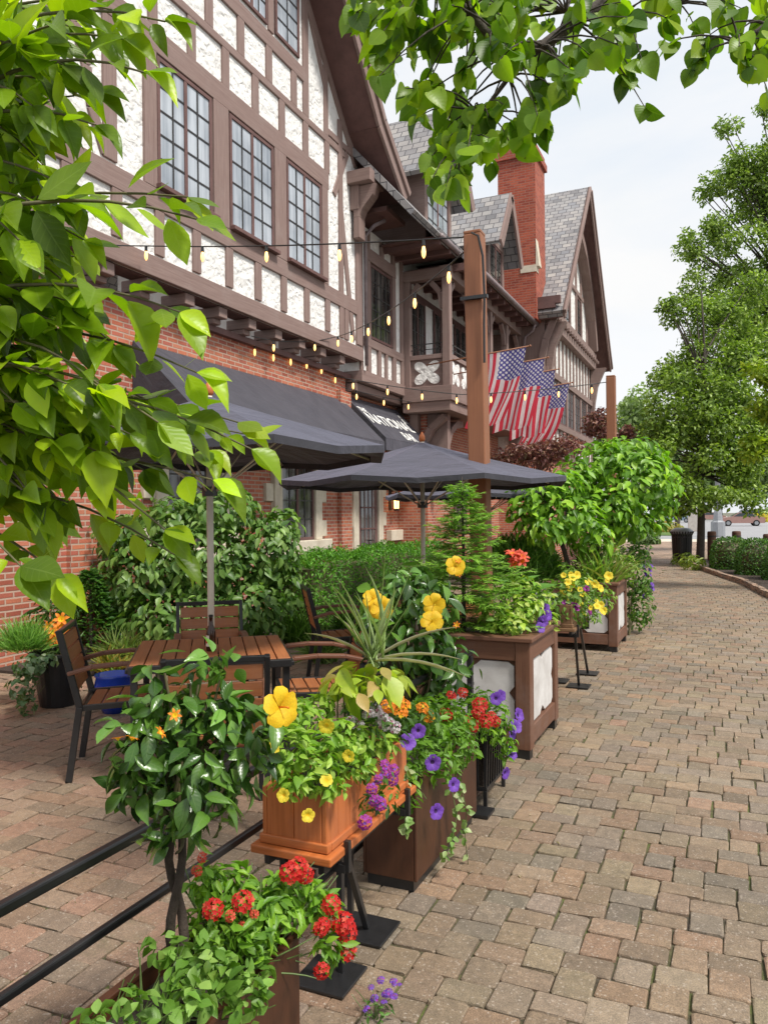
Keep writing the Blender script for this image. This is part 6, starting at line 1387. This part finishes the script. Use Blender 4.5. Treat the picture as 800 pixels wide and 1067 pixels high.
# ---------- beyond the road
def far_tree(label,x,d,pcs,cols,n=2600,L_=.42,name='far_tree',tr=.25):
    b_=at(x,540,d); b_.z=-.05; return small_tree(name,label,'tree',b_,pcs,n,L_,.6,cols,tr,2.5,subs=6,group='trees beyond the road',rs=(.4,.7))
FG=[(.09,.14,.05),(.14,.21,.07),(.19,.27,.10)]; FP=[(.17,.25,.10),(.24,.33,.13),(.28,.37,.15)]  # far leaf tones, paled to paint in the haze of distance
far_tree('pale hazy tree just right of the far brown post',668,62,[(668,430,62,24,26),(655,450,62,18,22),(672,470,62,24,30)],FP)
far_tree('mid green tree behind the slim street tree crown',705,70,[(700,460,70,28,40),(715,490,70,26,28)],FG)
far_tree('dark tree at the back above the parked cars',752,140,[(750,500,140,36,22),(735,505,140,24,20)],FG,2600,.8)
far_tree('wide dark tree beyond the red car at the right',800,140,[(800,495,140,40,28)],FG,2400,.8)
far_tree('green tree filling the gap below the flags and behind the hydrangeas',640,80,[(640,470,80,26,26),(620,490,80,26,30)],FG)
far_tree('broad dark tree low behind the litter bin',690,120,[(690,505,120,30,22),(665,510,120,26,20)],FG,2400,.7)
for x,y,d,rx,ry,cols,lab in ((690,533,60,22,7,[(.35,.22,.03),(.28,.26,.04),(.2,.22,.04)],'orange flowering hedge across the road behind the bin'),(795,535,110,16,6,[(.5,.40,.02),(.4,.35,.03)],'bright yellow bush beside the red car'),(672,546,38,14,8,[(.05,.10,.02),(.1,.16,.03)],'low green bush where the path meets the road'),(650,540,45,22,12,[(.05,.10,.02),(.1,.16,.03)],'dark bush behind the hydrangea trees')):
    c=pc(x,y,d,rx,ry); t=plant('roadside_bush',lab,'bush',(c[0],c[1],0),'bushes along the far road'); bush(t,[(c[0],c[1],max(c[5]*.6,.2),c[3],c[4],c[5])],700,.004*d+.06,.5,cols,'leaf_small',T_LOW)
CLOUD,SUN,EXPO=3.1,1.5,1.66
# ================================================================ camera
cam=bpy.data.cameras.new('camera'); co=bpy.data.objects.new('camera',cam); COL.objects.link(co)
cam.sensor_fit='HORIZONTAL'; cam.sensor_width=36; cam.lens=36.; cam.shift_y=2.5/800; cam.clip_start=.05; cam.clip_end=1500
Rr=Vector((CS,SN,0)); Uu=Vector((0,0,1)); Ff=Vector((-SN,CS,0)); cr,sr=math.cos(ROLL),math.sin(ROLL)
rx=Rr*cr-Uu*sr; ux=Uu*cr+Rr*sr
co.matrix_world=Matrix(((rx.x,ux.x,-Ff.x,0),(rx.y,ux.y,-Ff.y,0),(rx.z,ux.z,-Ff.z,EYE),(0,0,0,1))); SC.camera=co
# ================================================================ sky and soft sun
wd=bpy.data.worlds.new('World'); SC.world=wd; wd.use_nodes=True; nt=wd.node_tree; bg=nt.nodes['Background']
ELEV=math.radians(56); AZ=math.atan2(-.35,.94)       # from the street side, slightly behind the camera
sky=N(nt,'ShaderNodeTexSky',sky_type='NISHITA',sun_disc=False); sky.sun_elevation=ELEV; sky.sun_rotation=PI/2-AZ; sky.air_density=1.; sky.dust_density=2.5; sky.ozone_density=1.
tc=coords(nt); mp=N(nt,'ShaderNodeMapping'); mp.inputs['Scale'].default_value=(1,1,2.6); L(nt,tc.outputs['Generated'],mp.inputs['Vector'])
cl=noise(nt,mp.outputs[0],2.2,7,.55,.4); cover=ramp(nt,cl,[(.30,(.86,)*3),(.62,(1,1,1))])
cloud=ramp(nt,noise(nt,mp.outputs[0],3.4,6,.6,.3),[(.3,(CLOUD*.88,CLOUD*.93,CLOUD*.98)),(.7,(CLOUD*1.1,CLOUD*1.09,CLOUD*1.07))]) if False else None
r=nt.nodes.new('ShaderNodeMix'); r.data_type='RGBA'; L(nt,cover,r.inputs[0]); L(nt,sky.outputs[0],r.inputs[6])
cn_=noise(nt,mp.outputs[0],1.7,6,.55,.6); cc_=ramp(nt,cn_,[(.35,(.84,.90,.97)),(.62,(1.0,1.0,1.0))])
vm=N(nt,'ShaderNodeVectorMath',operation='SCALE'); L(nt,cc_,vm.inputs[0]); vm.inputs['Scale'].default_value=CLOUD
L(nt,vm.outputs[0],r.inputs[7]); L(nt,r.outputs[2],bg.inputs['Color']); bg.inputs['Strength'].default_value=.1
sl=bpy.data.lights.new('sun','SUN'); sl.energy=SUN; sl.angle=math.radians(10); sl.color=(1,.95,.87); so=bpy.data.objects.new('sun',sl); COL.objects.link(so)
dv=Vector((math.cos(ELEV)*math.cos(AZ),math.cos(ELEV)*math.sin(AZ),math.sin(ELEV))); so.rotation_mode='QUATERNION'; so.rotation_quaternion=dv.to_track_quat('Z','Y')
vs=SC.view_settings; vs.view_transform='Standard'; vs.look='None'; vs.gamma=1; vs.exposure=EXPO; vs.use_curve_mapping=False
SC.cycles.max_bounces=8; SC.cycles.diffuse_bounces=4; SC.cycles.transmission_bounces=4; SC.cycles.use_denoising=True; SC.cycles.sample_clamp_indirect=6
